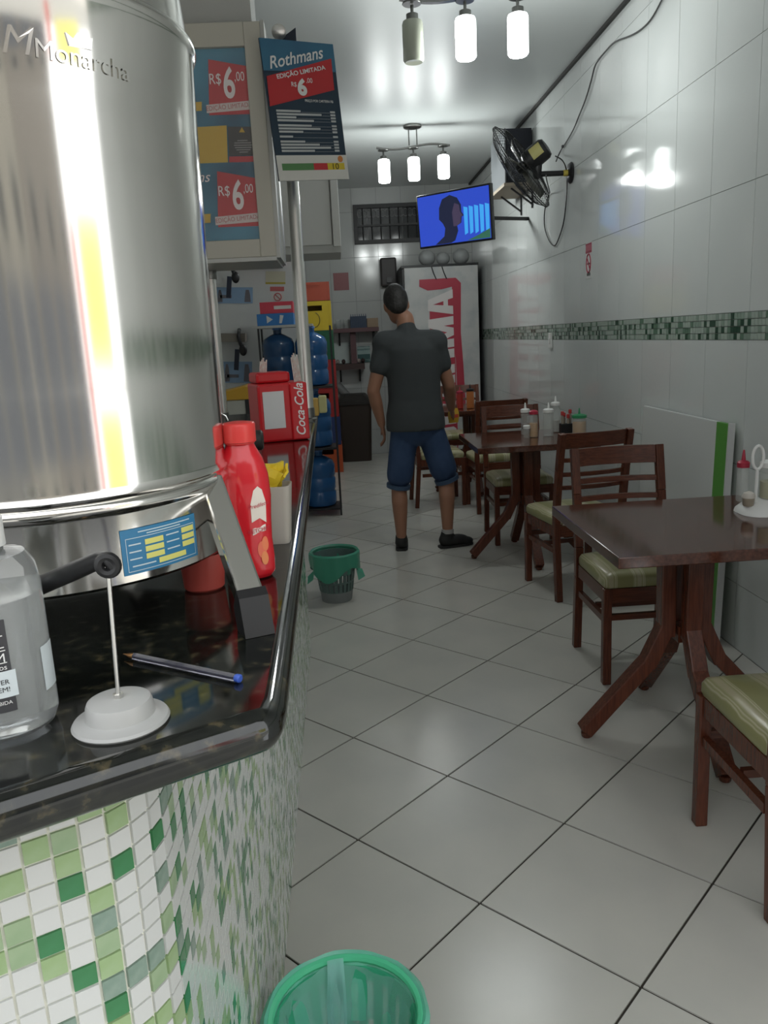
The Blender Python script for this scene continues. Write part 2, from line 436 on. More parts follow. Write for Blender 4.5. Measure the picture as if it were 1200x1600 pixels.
# granite top
gr = bpy.data.materials.new('black_granite'); gr.use_nodes = True; nt = gr.node_tree; b = nt.nodes['Principled BSDF']
tc = nt.nodes.new('ShaderNodeTexCoord'); vo = nt.nodes.new('ShaderNodeTexVoronoi'); vo.inputs['Scale'].default_value = 130
nz = nt.nodes.new('ShaderNodeTexNoise'); nz.inputs['Scale'].default_value = 60; nz.inputs['Detail'].default_value = 6
r1 = nt.nodes.new('ShaderNodeValToRGB'); r1.color_ramp.elements[0].color = (.006, .007, .006, 1); r1.color_ramp.elements[0].position = .50
r1.color_ramp.elements[1].color = (.075, .060, .032, 1); r1.color_ramp.elements[1].position = .74
e = r1.color_ramp.elements.new(.60); e.color = (.014, .015, .011, 1)
nt.links.new(tc.outputs['Object'], nz.inputs['Vector']); nt.links.new(nz.outputs[0], r1.inputs[0]); nt.links.new(r1.outputs[0], b.inputs['Base Color'])
b.inputs['Roughness'].default_value = .09; b.inputs['Specular IOR Level'].default_value = .65
g0 = Vector((-.068, .661)); gdir = Vector((math.cos(math.radians(30)), math.sin(math.radians(30))))
gl = g0-gdir*1.75; gn = Vector((-gdir.y, gdir.x))
top = [(gl.x, gl.y), (g0.x-gdir.x*.03, g0.y-gdir.y*.03), (g0.x-.004, g0.y-.004), (g0.x, g0.y+.03), (-.106, 3.79), (-.72, 3.79), (-.72, 1.03), ((gl+gn*.66).x, (gl+gn*.66).y)]
mb = MB(); mb.prism(top, ZC-.042, ZC)
gt = part('granite_worktop', mb, gr, bev=.0195); gt.modifiers['bevel'].segments = 6; gt.modifiers['bevel'].harden_normals = True; gt.data.shade_smooth()
tag(gt, 'speckled black granite counter top with rounded lip', 'counter top')

# ================================================================ THINGS ON THE COUNTER
# --- big stainless drum machine on three slanted legs
DC = Vector((-.377, 1.05)); ZB, ZS, ZT = 1.231, 1.325, 1.837
dr = thing('steel_drum_machine', 'large polished stainless steel drum machine standing on the counter on slanted legs', 'machine', (DC.x, DC.y, 0))
prof = [(.214, ZB), (.218, ZB+.004), (.2185, ZS-.012), (.2195, ZS-.010), (.2225, ZS-.006), (.2235, ZS-.002), (.2225, ZS+.002), (.2195, ZS+.005), (.2215, ZS+.008), (.2225, ZS+.011), (.2205, ZS+.015), (.2190, ZS+.020),
        (.2195, 1.45), (.2205, 1.6), (.2225, 1.74), (.2245, ZT-.010), (.2265, ZT-.007), (.229, ZT-.001), (.2285, ZT+.004), (.2255, ZT+.008), (.2215, ZT+.010)]
mb = MB(); mb.lathe(prof, 96, cap=True); part('drum', mb, steel, dr, smooth=True)
lid = [(.2205, ZT+.0105), (.2160, ZT+.06), (.2150, ZT+.16), (.2190, ZT+.164), (.2190, ZT+.172), (.205, ZT+.185), (.12, ZT+.215), (.02, ZT+.225)]
mb = MB(); mb.lathe(lid, 96); part('lid', mb, steel, dr, smooth=True)
mb = MB(); mb.lathe([(.02, ZT+.226), (.022, ZT+.25), (.035, ZT+.262), (.030, ZT+.275), (.01, ZT+.28)], 24); part('knob', mb, black_pl, dr, smooth=True)
emb = mat('embossed_steel', (.80, .78, .74), .12, 1.)
a_cam = math.atan2(-DC.y, -DC.x)
def drum_ang(u, v):            # angle on the drum where the line of sight through a pixel meets it
    d = ray(u, v); r = .2205; cx, cy = DC
    a = d.x**2+d.y**2; b = -2*(d.x*cx+d.y*cy); c = cx*cx+cy*cy-r*r; q = (-b-math.sqrt(max(b*b-4*a*c, 0)))/(2*a)
    p = O+d*q; return math.atan2(p.y-cy, p.x-cx), p.z
aw, zw = drum_ang(132, 96)
mb = wrap_text(prof, 'Monarcha', .0245, aw, zw, off=.0016, ang=-.06); part('lettering', mb, emb, dr, label='embossed maker name')
ac, zcn = drum_ang(122, 68)
mb = MB(); v = []
cz = [(x_*.62, z_*.62) for x_, z_ in [(-.018, -.008), (.018, -.008), (.022, .010), (.010, .002), (0, .014), (-.010, .002), (-.022, .010)]]
for rr in (.0, .0022):
    for x, z in cz:
        r = rad_at(prof, zcn+z)+rr; t = ac+x/r; v.append((r*math.cos(t), r*math.sin(t), zcn+z))
mb.add(v, [tuple(range(7, 14))]+[(i, (i+1) % 7, 7+(i+1) % 7, 7+i) for i in range(7)]); part('crown_emblem', mb, emb, dr, label='embossed crown')
am, zm = drum_ang(22, 66)
mb = wrap_text(prof, 'M', .036, am, zm, off=.0005, shear=.3); part('monogram', mb, emb, dr, label='embossed letter')
# blue data plate
aL, _ = drum_ang(193, 880); aR, _ = drum_ang(311, 865); zp0, zp1 = ZB+.012, ZB+.064
pb = part('data_plate', wrap_patch(prof, aL, aR, zp0, zp1, .0007, 16, 3), mat('plate_blue', (.035, .20, .38), .35), dr, smooth=True, label='blue data plate with yellow boxes')
yel = mat('plate_yellow', (.75, .72, .20), .4)
W = aR-aL
for (x0, x1, y0, y1) in ((.27, .50, .60, .72), (.27, .50, .44, .56), (.27, .50, .28, .40), (.76, .95, .64, .76), (.76, .95, .48, .60), (.76, .95, .32, .44), (.42, .80, .12, .24)):
    part('yellow_box', wrap_patch(prof, aL+W*x0, aL+W*x1, zp0+(zp1-zp0)*y0, zp0+(zp1-zp0)*y1, .0013, 4, 1), yel, pb)
mb = MB()
for (x0, x1, y0, y1) in ((.05, .96, .79, .805), (.05, .96, .06, .075), (.05, .056, .06, .80), (.955, .961, .06, .80), (.2, .9, .90, .925), (.3, .75, .84, .865), (.08, .22, .64, .67), (.08, .22, .48, .51), (.08, .22, .32, .35), (.54, .72, .68, .71), (.54, .72, .52, .55), (.54, .72, .36, .39), (.1, .38, .16, .19)):
    q = wrap_patch(prof, aL+W*x0, aL+W*x1, zp0+(zp1-zp0)*y0, zp0+(zp1-zp0)*y1, .0012, 6, 1); mb.add(q.v, q.f)
part('print_line', mb, mat('plate_white', (.55, .68, .72), .4), pb)
# legs
foot = Vector((-.113, .868)); ad = math.atan2(foot.y-DC.y, foot.x-DC.x); Rf = (foot-DC).length
for k in range(3):
    a = ad+k*2*math.pi/3; u = Vector((math.cos(a), math.sin(a), 0))
    p1 = u*(Rf if k == 0 else Rf*.86)+Vector((0, 0, ZC+.030)); a2 = a+.42; p0 = Vector((math.cos(a2), math.sin(a2), 0))*.208+Vector((0, 0, ZS-.004))
    mb = MB(); mb.beam(p0, p1, .030, .026); lg = part('leg', mb, mat('leg_steel', (.72, .70, .67), .16, 1.), dr, bev=.003)
    d = (p1-p0).normalized(); mb = MB(); mb.beam(p1-d*.014, p1-d*.002, .034, .030); hv = [Vector(p) for p in mb.v]
    x_ = d.cross(Vector((0, 0, 1))).normalized(); h_ = Vector((d.x, d.y, 0)).normalized(); g_ = Vector((p1.x, p1.y, ZC+.0005))
    hv += [g_+x_*(i_*.017)+h_*j_ for i_ in (-1, 1) for j_ in (-.012, .022)]
    bm_ = bmesh.new(); [bm_.verts.new(p) for p in hv]; bmesh.ops.convex_hull(bm_, input=bm_.verts); bmesh.ops.delete(bm_, geom=[v_ for v_ in bm_.verts if not v_.link_faces], context='VERTS')
    me_ = bpy.data.meshes.new('rubber_foot'); bm_.to_mesh(me_); bm_.free(); me_.materials.append(black_pl); put('rubber_foot', me_, lg)

# --- plunger with grey disc, rod and black lever
pc = PZ(190, 1128, ZC)
pl = thing('plunger', 'grey plastic disc plunger with thin steel rod and black lever', 'plunger', (pc.x, pc.y, ZC))
mb = MB(); mb.lathe([(.0405, 0), (.042, .002), (.0405, .0045), (.033, .006), (.030, .008), (.0285, .018), (.027, .0215), (.023, .023), (.002, .0235)], 48)
part('disc', mb, mat('grey_plastic', (.42, .42, .41), .38), pl, smooth=True)
rt = PY(168, 880, pc.y-.004); rt = Vector((rt.x-pc.x, rt.y-pc.y, rt.z-ZC))
mb = MB(); mb.tube([(0, 0, .022), rt], .0019, 10); part('rod', mb, alu, pl, smooth=True)
mb = MB(); mb.lathe([(.0045, .0225), (.0045, .027), (.001, .0275)], 6); part('nut', mb, alu, pl)
le = PY(60, 916, pc.y+.07); le = Vector((le.x-pc.x, le.y-pc.y, le.z-ZC))
pts = [rt+Vector((.006, -.002, -.004)), rt+Vector((.002, -.001, .004)), rt.lerp(le, .08)+Vector((0, 0, .005)), rt.lerp(le, .45)+Vector((0, 0, .003)), le]
mb = MB(); mb.tube(pts, [.0045, .006, .0075, .0085, .009], 12); part('lever', mb, black_pl, pl, smooth=True)
mb = MB(); mb.tube([rt+Vector((.0075*math.cos(t_)+.001, -.003, .0075*math.sin(t_)-.001)) for t_ in [i_*math.pi/10 for i_ in range(20)]], .0042, 8, closed=True); part('pivot_ring', mb, black_pl, pl, smooth=True)

# --- clear hand-gel bottle
bc = Vector((-.312, .672))
sb = thing('gel_bottle', 'clear plastic hand gel bottle with white cap and dark label', 'bottle', (bc.x, bc.y, ZC))
bp = [(.030, 0), (.040, .003), (.0435, .012), (.0435, .128), (.041, .146), (.034, .157), (.018, .160), (.018, .163)]
mb = MB(); mb.lathe(bp, 48); part('body', mb, thin_pl, sb, smooth=True)
gp = [(.029, .002), (.0385, .005), (.042, .013), (.042, .122)]
mb = MB(); mb.lathe(gp, 40); part('gel', mb, mat('clear_gel', (.86, .88, .89), .03, trans=.80, ior=1.25), sb, smooth=True)
mb = MB(); mb.lathe([(.0185, .163), (.0205, .164), (.0205, .188), (.018, .190), (.014, .1905), (.0135, .196), (.017, .198), (.016, .201), (.002, .202)], 32); part('cap', mb, white_pl, sb, smooth=True)
af = math.atan2(-bc.y, -bc.x)
lab = part('label', wrap_patch(bp, af-1.25, af+.20, .030, .110, .0008, 20, 2), mat('charcoal_label', (.045, .045, .05), .4), sb, smooth=True, label='charcoal label with white lettering')
part('label_field', wrap_patch(bp, af-1.25, af+.26, .043, .066, .0014, 20, 1), mat('pale_label', (.60, .66, .68), .4), lab)
for s_, z_, sz, ma in (('ÁLCOOL', .0995, .0105, ink_white), ('GEL', .0895, .0105, ink_white), ('INPM', .0775, .011, ink_white), ('das mãos', .0695, .0065, ink_white), ('VIVER', .0565, .006, ink_black), ('E BEM!', .050, .006, ink_black), ('BEBIDA', .0385, .0045, ink_white)):
    part('lettering', wrap_text(bp, s_, sz, af+.13, z_, off=.0019, align='RIGHT'), ma, lab)
mb = MB()
for z_ in (.084, .0735):
    q = wrap_patch(bp, af-.5, af+.14, z_-.0004, z_+.0004, .0018, 10, 1); mb.add(q.v, q.f)
part('rule_line', mb, ink_white, lab)
part('back_label', wrap_patch(bp, af+.85, af+1.35, .035, .075, .0008, 6, 1), mat('pale_label'), sb)

# --- ball pen
a = PZ(193, 1022, ZC+.004); b_ = PZ(376, 1061, ZC+.004)
pn = thing('ball_pen', 'clear ball pen with blue plug lying on the granite', 'pen', (a.x, a.y, ZC+.0042))
d = Vector((b_.x-a.x, b_.y-a.y, 0)); L = d.length; pn.rotation_euler = (0, 0, math.atan2(d.y, d.x))
rx = Matrix.Rotation(math.pi/2, 3, 'Y')
mb = MB(); mb.lathe([(.0038, .016), (.0041, .020), (.0041, L-.006)], 6, m=rx); part('barrel', mb, mat('pen_barrel', (.30, .30, .36), .08, trans=.85), pn)
mb = MB(); mb.lathe([(.0006, 0), (.0012, .004), (.0026, .009), (.0034, .0158)], 12, m=rx); part('tip', mb, mat('brass', (.65, .35, .15), .3, 1.), pn, smooth=True)
mb = MB(); mb.lathe([(.0036, L-.0062), (.0042, L-.005), (.0042, L-.001), (.003, L)], 12, m=rx); part('plug', mb, mat('blue_plug', (.06, .13, .55), .35), pn, smooth=True)
mb = MB(); mb.lathe([(.0015, .0165), (.0015, L-.0066)], 8, m=rx); part('ink_tube', mb, mat('ink_tube', (.02, .02, .09), .3), pn)

# --- red ketchup bottle
kc = PZ(393, 900, ZC)
kb = thing('ketchup_bottle', 'tall red squeeze ketchup bottle with red cap and white oval logo', 'bottle', (kc.x, kc.y, ZC))
kp = [(.020, 0), (.030, .002), (.0345, .008), (.035, .030), (.0335, .055), (.0345, .085), (.0365, .115), (.035, .145), (.029, .168), (.0215, .182), (.0185, .190)]
kp2 = []
for (r0, z0), (r1, z1) in zip(kp, kp[1:]): kp2 += [(r0+(r1-r0)*t/3, z0+(z1-z0)*t/3) for t in range(3)]
kp2.append(kp[-1])
SXK, SYK = 1.0, .78
mb = MB(); mb.lathe(kp2, 40, sx=SXK, sy=SYK); ko = part('body', mb, mat('ketchup_red', (.62, .012, .022), .22, coat=.4), kb, smooth=True)
mb = MB(); mb.lathe([(.0185, .1905), (.0225, .191), (.0228, .214), (.0215, .2165), (.0205, .217), (.010, .2185), (.002, .2188)], 32); part('cap', mb, mat('cap_red', (.70, .05, .045), .3), kb, smooth=True)
mb = MB(); mb.lathe([(.0186, .1880), (.0205, .1890), (.0205, .1903)], 24); part('neck_ring', mb, mat('cap_red'), kb, smooth=True)
def oval(a0, z0, da, dz, off, n=20, pts=None):
    m_ = MB(); v = []
    P_ = pts or [(math.cos(2*math.pi*i/n), math.sin(2*math.pi*i/n)) for i in range(n)]
    for x, y in [(0, 0)]+P_:
        a = a0+x*da; z = z0+y*dz; r = rad_at(kp2, z)+off; v.append((r*math.cos(a)*SXK, r*math.sin(a)*SYK, z))
    k_ = len(P_); return m_.add(v, [(0, i+1, (i+1) % k_+1) for i in range(k_)])
ak = -math.pi/2+.62
part('logo_shield', oval(ak, .106, .33, .026, .0010, pts=[(-1, -.9), (0, -.7), (1, -1), (1, .1), (.55, .8), (0, 1), (-.55, .8), (-1, .1)]), mat('logo_cream', (.78, .70, .62), .4), ko)
part('lettering', wrap_text(kp2, 'Predilecta', .0078, ak, .106, off=.0020, ang=.15, sx=SXK, sy=SYK, shear=.2), mat('logo_red', (.5, .02, .04), .4), ko)
part('name_plate', oval(ak-.02, .071, .30, .007, .0010, pts=[(-1, -.9), (1, -.3), (1, 1), (-1, .4)]), mat('plate_cream', (.80, .72, .66), .4), ko)
part('lettering', wrap_text(kp2, 'KETCHUP', .0075, ak-.02, .0712, off=.0020, ang=.10, sx=SXK, sy=SYK, bold=.0001), mat('logo_red'), ko)
for i, (da, dz, sc) in enumerate(((0, 0, 1.), (.28, .008, .85), (.12, -.012, .8))):
    part('tomato_print', oval(ak+.02+da*.6, .043+dz, .20*sc, .012*sc, .0009+i*.0004), mat('tomato_%d' % i, (.80, .16+.05*i, .09), .35), ko)

# --- low red plastic pot under the drum
rp = PZ(318, 922, ZC)
o = MB(); o.lathe([(.024, 0), (.027, .003), (.030, .040), (.031, .050), (.0285, .050), (.026, .006), (.001, .005)], 32)
q = part('red_pot', o, mat('dull_red_plastic', (.42, .07, .055), .35), smooth=True); q.location = (rp.x, rp.y+.012, ZC)
tag(q, 'small dull red plastic pot half under the steel drum', 'pot')

# --- milky plastic holder with sachets and a knife
hc = PZ(428, 850, ZC)
hh = thing('sachet_holder', 'milky translucent plastic holder with rounded corners beside the ketchup bottle', 'holder', (hc.x, hc.y+.02, ZC), -.05)
def rrect(w, d, r, n=4):
    p = []
    for cx, cy, a0 in ((w/2-r, d/2-r, 0), (-w/2+r, d/2-r, 90), (-w/2+r, -d/2+r, 180), (w/2-r, -d/2+r, 270)):
        for k in range(n+1):
            t = math.radians(a0+90*k/n); p.append((cx+r*math.cos(t), cy+r*math.sin(t)))
    return p
def loft(mb, secs, closed_bottom=True, closed_top=False):
    n = len(secs[0][0]); v = []
    for poly, z in secs: v += [(x, y, z) for x, y in poly]
    f = [(i*n+k, i*n+(k+1) % n, (i+1)*n+(k+1) % n, (i+1)*n+k) for i in range(len(secs)-1) for k in range(n)]
    if closed_bottom: f.append(tuple(range(n))[::-1])
    if closed_top: f.append(tuple((len(secs)-1)*n+k for k in range(n)))
    return mb.add(v, f)
mb = MB(); loft(mb, [(rrect(.052, .045, .008), 0), (rrect(.066, .055, .010), .095), (rrect(.062, .051, .009), .095), (rrect(.048, .041, .007), .004)], True, True)
part('cup', mb, mat('milky_plastic', (.62, .58, .52), .35, trans=.35, ior=1.1), hh, smooth=True)
random.seed(3)
for i in range(3):
    q = MB(); s_ = .018
    m_ = Euler((.3*i, .5-.5*i, .7*i)).to_matrix()
    pts = []
    n = 5
    for a in range(n):
        for b in range(n): pts.append(m_ @ Vector(((a/(n-1)-.5)*.034, random.uniform(-.004, .004), (b/(n-1)-.5)*.052)))
    q.add(pts, [(a*n+b, (a+1)*n+b, (a+1)*n+b+1, a*n+b+1) for a in range(n-1) for b in range(n-1)])
    ob = part('sachet', q, mat('sachet_yellow', (.72, .52, .03), .4)); sm = ob.modifiers.new('thick', 'SOLIDIFY'); sm.thickness = .004
    ob.location = (hc.x-.004+.009*i, hc.y+.012+.010*i, ZC+.098+.008*(i % 2))
    tag(ob, 'crumpled yellow condiment sachet in the milky holder', 'sachet', 'yellow sachets in the holder')
kn = thing('table_knife', 'steel table knife standing in the milky holder', 'knife', (hc.x-.022, hc.y+.02, ZC+.008), rot=(.0, -.14, 0))
mb = MB(); mb.flat([(-.006, 0), (.006, 0), (.007, .09), (-.007, .09)], -.001, .001); part('blade', mb, alu, kn)
mb = MB(); mb.flat([(-.007, .09), (.007, .09), (.009, .175), (.004, .185), (-.004, .185), (-.009, .175)], -.0025, .0025); part('handle', mb, mat('smoky_handle', (.10, .11, .10), .15), kn, bev=.001)

# --- glass shaker and black handle behind the ketchup
gc = PZ(352, 775, ZC)
gs = thing('glass_shaker', 'ribbed clear glass sugar shaker with steel hook behind the ketchup bottle', 'shaker', (gc.x+.0, gc.y+.05, ZC))
gpz = [(.026, 0), (.030, .004), (.031, .03), (.029, .035), (.031, .04), (.031, .07), (.029, .075), (.031, .08), (.030, .115), (.022, .125)]
mb = MB(); mb.lathe(gpz, 20); part('jar', mb, thin_pl, gs, smooth=True)
mb = MB(); mb.lathe([(.0225, .1255), (.024, .126), (.024, .138), (.012, .146), (.004, .147)], 24); part('lid', mb, alu, gs, smooth=True)
mb = MB(); mb.tube([(-.008, 0, .146), (-.008, 0, .165), (0, 0, .174), (.010, 0, .168), (.014, 0, .158)], .0016, 8); part('spout', mb, alu, gs, smooth=True)
bh = PZ(375, 735, ZC)
bk = thing('black_roll_holder', 'black roll dispenser bar lying behind the glass shaker', 'dispenser', (bh.x, bh.y, ZC))
mb = MB(); mb.bb((-.09, -.04, 0), (.045, .04, .05)); part('base', mb, black_pl, bk, bev=.008)
mb = MB(); mb.lathe([(.022, -.1), (.026, -.096), (.026, .062), (.022, .066)], 24, (0, 0, .076), m=rx); part('roll', mb, mat('dark_rubber', (.03, .028, .026), .45), bk, smooth=True)

# --- red drink-brand dispenser box
c0 = PZ(436, 690, ZC)
cb = thing('red_dispenser_box', 'red straw dispenser box with white cursive drink name standing on the counter', 'dispenser', (c0.x, c0.y+.07, ZC), .32)
RW, RD, RH = .165, .15, .225
mb = MB(); mb.bb((-RW/2, -RD/2, 0), (RW/2, RD/2, RH-.035)); cbx = part('box', mb, mat('coke_red', (.55, .012, .018), .3), cb, bev=.008)
mb = MB(); mb.bb((-RW/2+.006, -RD/2+.03, RH-.0345), (RW/2-.045, RD/2-.006, RH)); part('lid', mb, mat('coke_red'), cb, bev=.008)
mb = MB(); mb.rect(-RW/2+.015, -RW/2+.085, .045, .165, -RD/2-.0035, -RD/2-.0005); part('paper_panel', mb, mat('plate_white2', (.62, .62, .62), .4), cb)
mb = MB(); mb.bb((RW/2-.060, -RD/2-.010, .002), (RW/2-.002, -RD/2-.0005, RH-.036)); part('front_rib', mb, mat('coke_red'), cb, bev=.006)
v, f = text_mesh('Coca-Cola', .043, .3, 'CENTER', .0005)
mb = MB(); mb.add([(RW/2-.030-p[1], -RD/2-.0108, .10+p[0]*.92) for p in v], f); part('lettering', mb, ink_white, cbx, fix=False, label='white cursive drink name running up the box')
for i, (x, lean, lb) in enumerate(((-.045, .10, 'printed paper straw bundle at the panel end of the red dispenser'), (.055, -.08, 'printed paper straw bundle at the lettered end of the red dispenser'))):
    sp = thing('straw_bundle', lb, 'straws', cb.matrix_basis @ Vector((x+.004, .0 if i == 0 else -.055, RH-.034 if i else RH+.0005)), rot=(0, lean, .32))
    q = MB()
    for k in range(5): q.tube([(-.010+.005*k, 0, 0), (-.010+.005*k, 0, .035+.006*(k % 3)+(.045 if i else 0))], .0024, 8)
    part('straws', q, mat('paper_straw', (.66, .64, .60), .6, col2=(.58, .42, .38), nscale=90), sp, smooth=True)
bs = PZ(455, 683, ZC)
mb = MB(); mb.ell((0, 0, .007), (.040, .014, .007)); q = part('bottle_opener', mb, mat('pale_violet', (.45, .45, .62), .25), smooth=True)
q.location = (bs.x, bs.y-.06, ZC); tag(q, 'small pale violet rounded gadget lying by the red dispenser', 'gadget')

# --- steel posts rising from the counter to the overhead cabinets
def post(u, v, top, r, label, sleeve=True):
    b = PZ(u, v, ZC); t = thing('steel_post', label, 'post', (b.x, b.y, ZC), 0, 'steel posts carrying the overhead cabinets' if r > .012 else None)
    q = MB(); q.tube([(0, 0, .0), (0, 0, top-ZC)], r, 20); part('tube', q, alu, t, smooth=True)
    if sleeve:
        q = MB(); q.lathe([(r*1.5, 0), (r*1.5, .006), (r*1.12, .010), (r*1.12, .05)], 24); part('base_collar', q, chrome_dark, t, smooth=True)
        q = MB(); q.lathe([(r*1.18, 0), (r*1.25, .005), (r*1.25, .045), (r*1.18, .05)], 24, (0, 0, top-ZC-.051)); part('top_collar', q, chrome_dark, t, smooth=True)
    return b
p1 = post(349, 664, 1.795, .023, 'steel post under the lit poster cabinet')
p2 = post(482, 656, 2.25, .025, 'steel post beside the red dispenser box carrying the price board')
p3 = post(488, 644, 1.83, .010, 'thin white rod at the far end of the counter', False)
ye = PZ(494, 648, ZC)
yb = thing('yellow_sponge_pack', 'yellow sponge pack with pale end standing at the far end of the counter', 'sponge', (ye.x+.0, ye.y-.04, ZC))
mb = MB(); mb.bb((-.05, -.03, 0), (.015, .03, .075)); part('sponge', mb, mat('sponge_yellow', (.55, .36, .10), .8), yb, bev=.006)
mb = MB(); mb.bb((.0155, -.03, .012), (.05, .03, .085)); part('pad', mb, mat('sponge_pale', (.48, .46, .22), .8), yb, bev=.006)

# ================================================================ OVERHEAD CABINETS AND PRICE BOARD
CY = 3.0
x1 = PY(432, 396, CY).x; cz0 = PY(440, 400, CY).z; cz1 = PY(420, 32, CY).z; x0 = -.72
cab = thing('poster_cabinet', 'cream framed overhead cabinet with glazed blue and red cigarette posters', 'cabinet', ((x0+x1)/2, CY, cz0))
CW, CH = x1-x0, cz1-cz0
cream = mat('cream_frame', (.47, .45, .39), .45)
mb = MB(); mb.bb((-CW/2+.01, .025, .0), (CW/2-.01, .33, CH)); part('carcass', mb, mat('grey_panel', (.40, .40, .38), .5), cab)
st = .056
for nm, a, b in (('stile', (CW/2-st, 0, 0), (CW/2, .024, CH)), ('stile', (-CW/2, 0, 0), (-CW/2+st, .024, CH)), ('rail', (-CW/2+st, 0, 0), (CW/2-st, .024, .062)), ('rail', (-CW/2+st, 0, CH-.075), (CW/2-st, .024, CH))):
    mb = MB(); mb.bb(a, b); part(nm, mb, cream, cab, bev=.003)
mb = MB(); mb.bb((CW/2, .004, -.004), (CW/2+.014, .33, CH+.004)); part('side_edge', mb, mat('edge_alu', (.42, .42, .40), .4, .5), cab)
mb = MB(); mb.bb((-CW/2, -.004, -.014), (CW/2, .33, -.0005)); part('underside', mb, mat('edge_alu'), cab)
def c2(u, v): p = PY(u, v, CY); return p.x-(x0+x1)/2, p.z-cz0
pst = part('poster', MB().rect(-CW/2+st, CW/2-st, .062, CH-.075, .0185, .0235), mat('poster_blue', (.07, .25, .37), .25, col2=(.025, .07, .13), nscale=2.2, noise=(.4, .62)), cab)
def quad(pix, y0, y1): return MB().flat([c2(*p) for p in pix], y0, y1)
pr_red = mat('poster_red', (.52, .035, .045), .35); pr_wht = mat('poster_white', (.66, .56, .54), .4)
for dx, dy in ((0, 0), (14, 176)):
    g = lambda u, v: (u+dx, v+dy)
    part('price_block', quad([g(326, 178), g(390, 176), g(386, 101), g(324, 90)], .0165, .018), pr_red, pst)
    part('banner_strip', quad([g(322, 175), g(392, 169), g(392, 155), g(321, 162)], .0145, .016), pr_wht, pst)
    x, z = c2(*g(357, 130)); text_flat('lettering', '6', .135, x, z, .0142, mat('price_white', (.80, .72, .72), .4), pst, sx=.62, bold=.003)
    x, z = c2(*g(335, 122)); text_flat('lettering', 'R$', .048, x, z, .0142, mat('price_white'), pst, sx=.8)
    x, z = c2(*g(373, 118)); text_flat('lettering', ',00', .042, x, z, .0142, mat('price_white'), pst, sx=.7)
    x, z = c2(*g(357, 165)); text_flat('lettering', 'EDIÇÃO LIMITADA', .021, x, z, .0142, mat('price_dark', (.45, .10, .10), .4), pst, sx=.9, ang=.06)
    part('yellow_tag', quad([g(300, 172), g(314, 171), g(314, 157), g(300, 158)], .0145, .016), mat('poster_yellow', (.62, .40, .05), .4), pst)
part('yellow_block', quad([(300, 254), (355, 252), (353, 194), (300, 197)], .0165, .018), mat('poster_yellow'), pst)
part('warning_block', quad([(357, 242), (402, 241), (400, 196), (355, 196)], .0165, .018), mat('poster_dark', (.05, .045, .045), .4), pst)
part('red_strip', quad([(357, 252), (403, 251), (402, 242), (357, 243)], .0165, .018), pr_red, pst)
part('warning_sign', quad([(373, 205), (382, 205), (377, 197)], .0145, .016), mat('poster_yellow'), pst, label='yellow warning triangle')
mb = MB()
for k in range(6):
    w_ = (8, 13, 14, 13, 11, 7)[k]; q = quad([(378-w_+k*.4, 219+k*3.6), (378+w_+k*.4, 218.5+k*3.6), (378+w_+k*.4, 217+k*3.6), (378-w_+k*.4, 217.5+k*3.6)], .0145, .016); mb.add(q.v, q.f)
part('print_line', mb, mat('print_grey', (.30, .28, .28), .5), pst)
x, z = c2(316, 276); text_flat('lettering', 'ns', .05, x, z, .0142, mat('price_white'), pst, shear=.35)
mb = MB(); mb.bb((-CW/2+st*.9, .0115, .055), (CW/2-st*.9, .0135, CH-.07)); part('pane', mb, mat('cabinet_glass', (.9, .9, .9), .04, alpha=.05, spec=.5), cab)
# hanger board up to the ceiling
mb = MB(); mb.bb((x0+.05, CY+.06, cz1+.001), (x1-.03, CY+.28, CEIL-.002)); q = part('hanger_board', mb, mat('grey_panel'))
tag(q, 'plain grey boxed panel between the poster cabinet and the ceiling', 'panel')
# cabinet behind
K2 = 4.45
b0 = PY(533, 394, K2); b1 = PY(524, 262, K2)
cb2 = thing('white_cabinet', 'plain white overhead cabinet behind the price board', 'cabinet', (b0.x-.45, K2, b0.z))
H2 = .95
for xx in (-.40, -.30):
    mb = MB(); mb.tube([(xx, .2, H2), (xx, .2, CEIL-b0.z-.001)], .006, 8); part('hanger_rod', mb, chrome_dark, cb2, smooth=True)
mb = MB(); mb.bb((-.45, .02, .04), (.45, .40, H2)); part('carcass', mb, mat('white_laminate', (.52, .52, .50), .45), cb2)
mb = MB(); mb.bb((-.45, -.002, .04), (.405, .0185, H2)); part('door', mb, mat('white_laminate'), cb2, bev=.002)
mb = MB(); mb.bb((.412, -.006, .03), (.452, .0185, H2)); part('end_strip', mb, mat('white_laminate'), cb2, bev=.002)
mb = MB(); mb.bb((-.45, .0, 0), (.45, .40, .039)); part('underside', mb, mat('grey_panel'), cb2)
for k in range(2):
    mb = MB(); mb.lathe([(.006, 0), (.006, .006), (.003, .008)], 12, (-.145, -.0021, .20+.045*k), m=Matrix.Rotation(math.pi/2, 3, 'X')); part('screw', mb, black_pl, cb2)
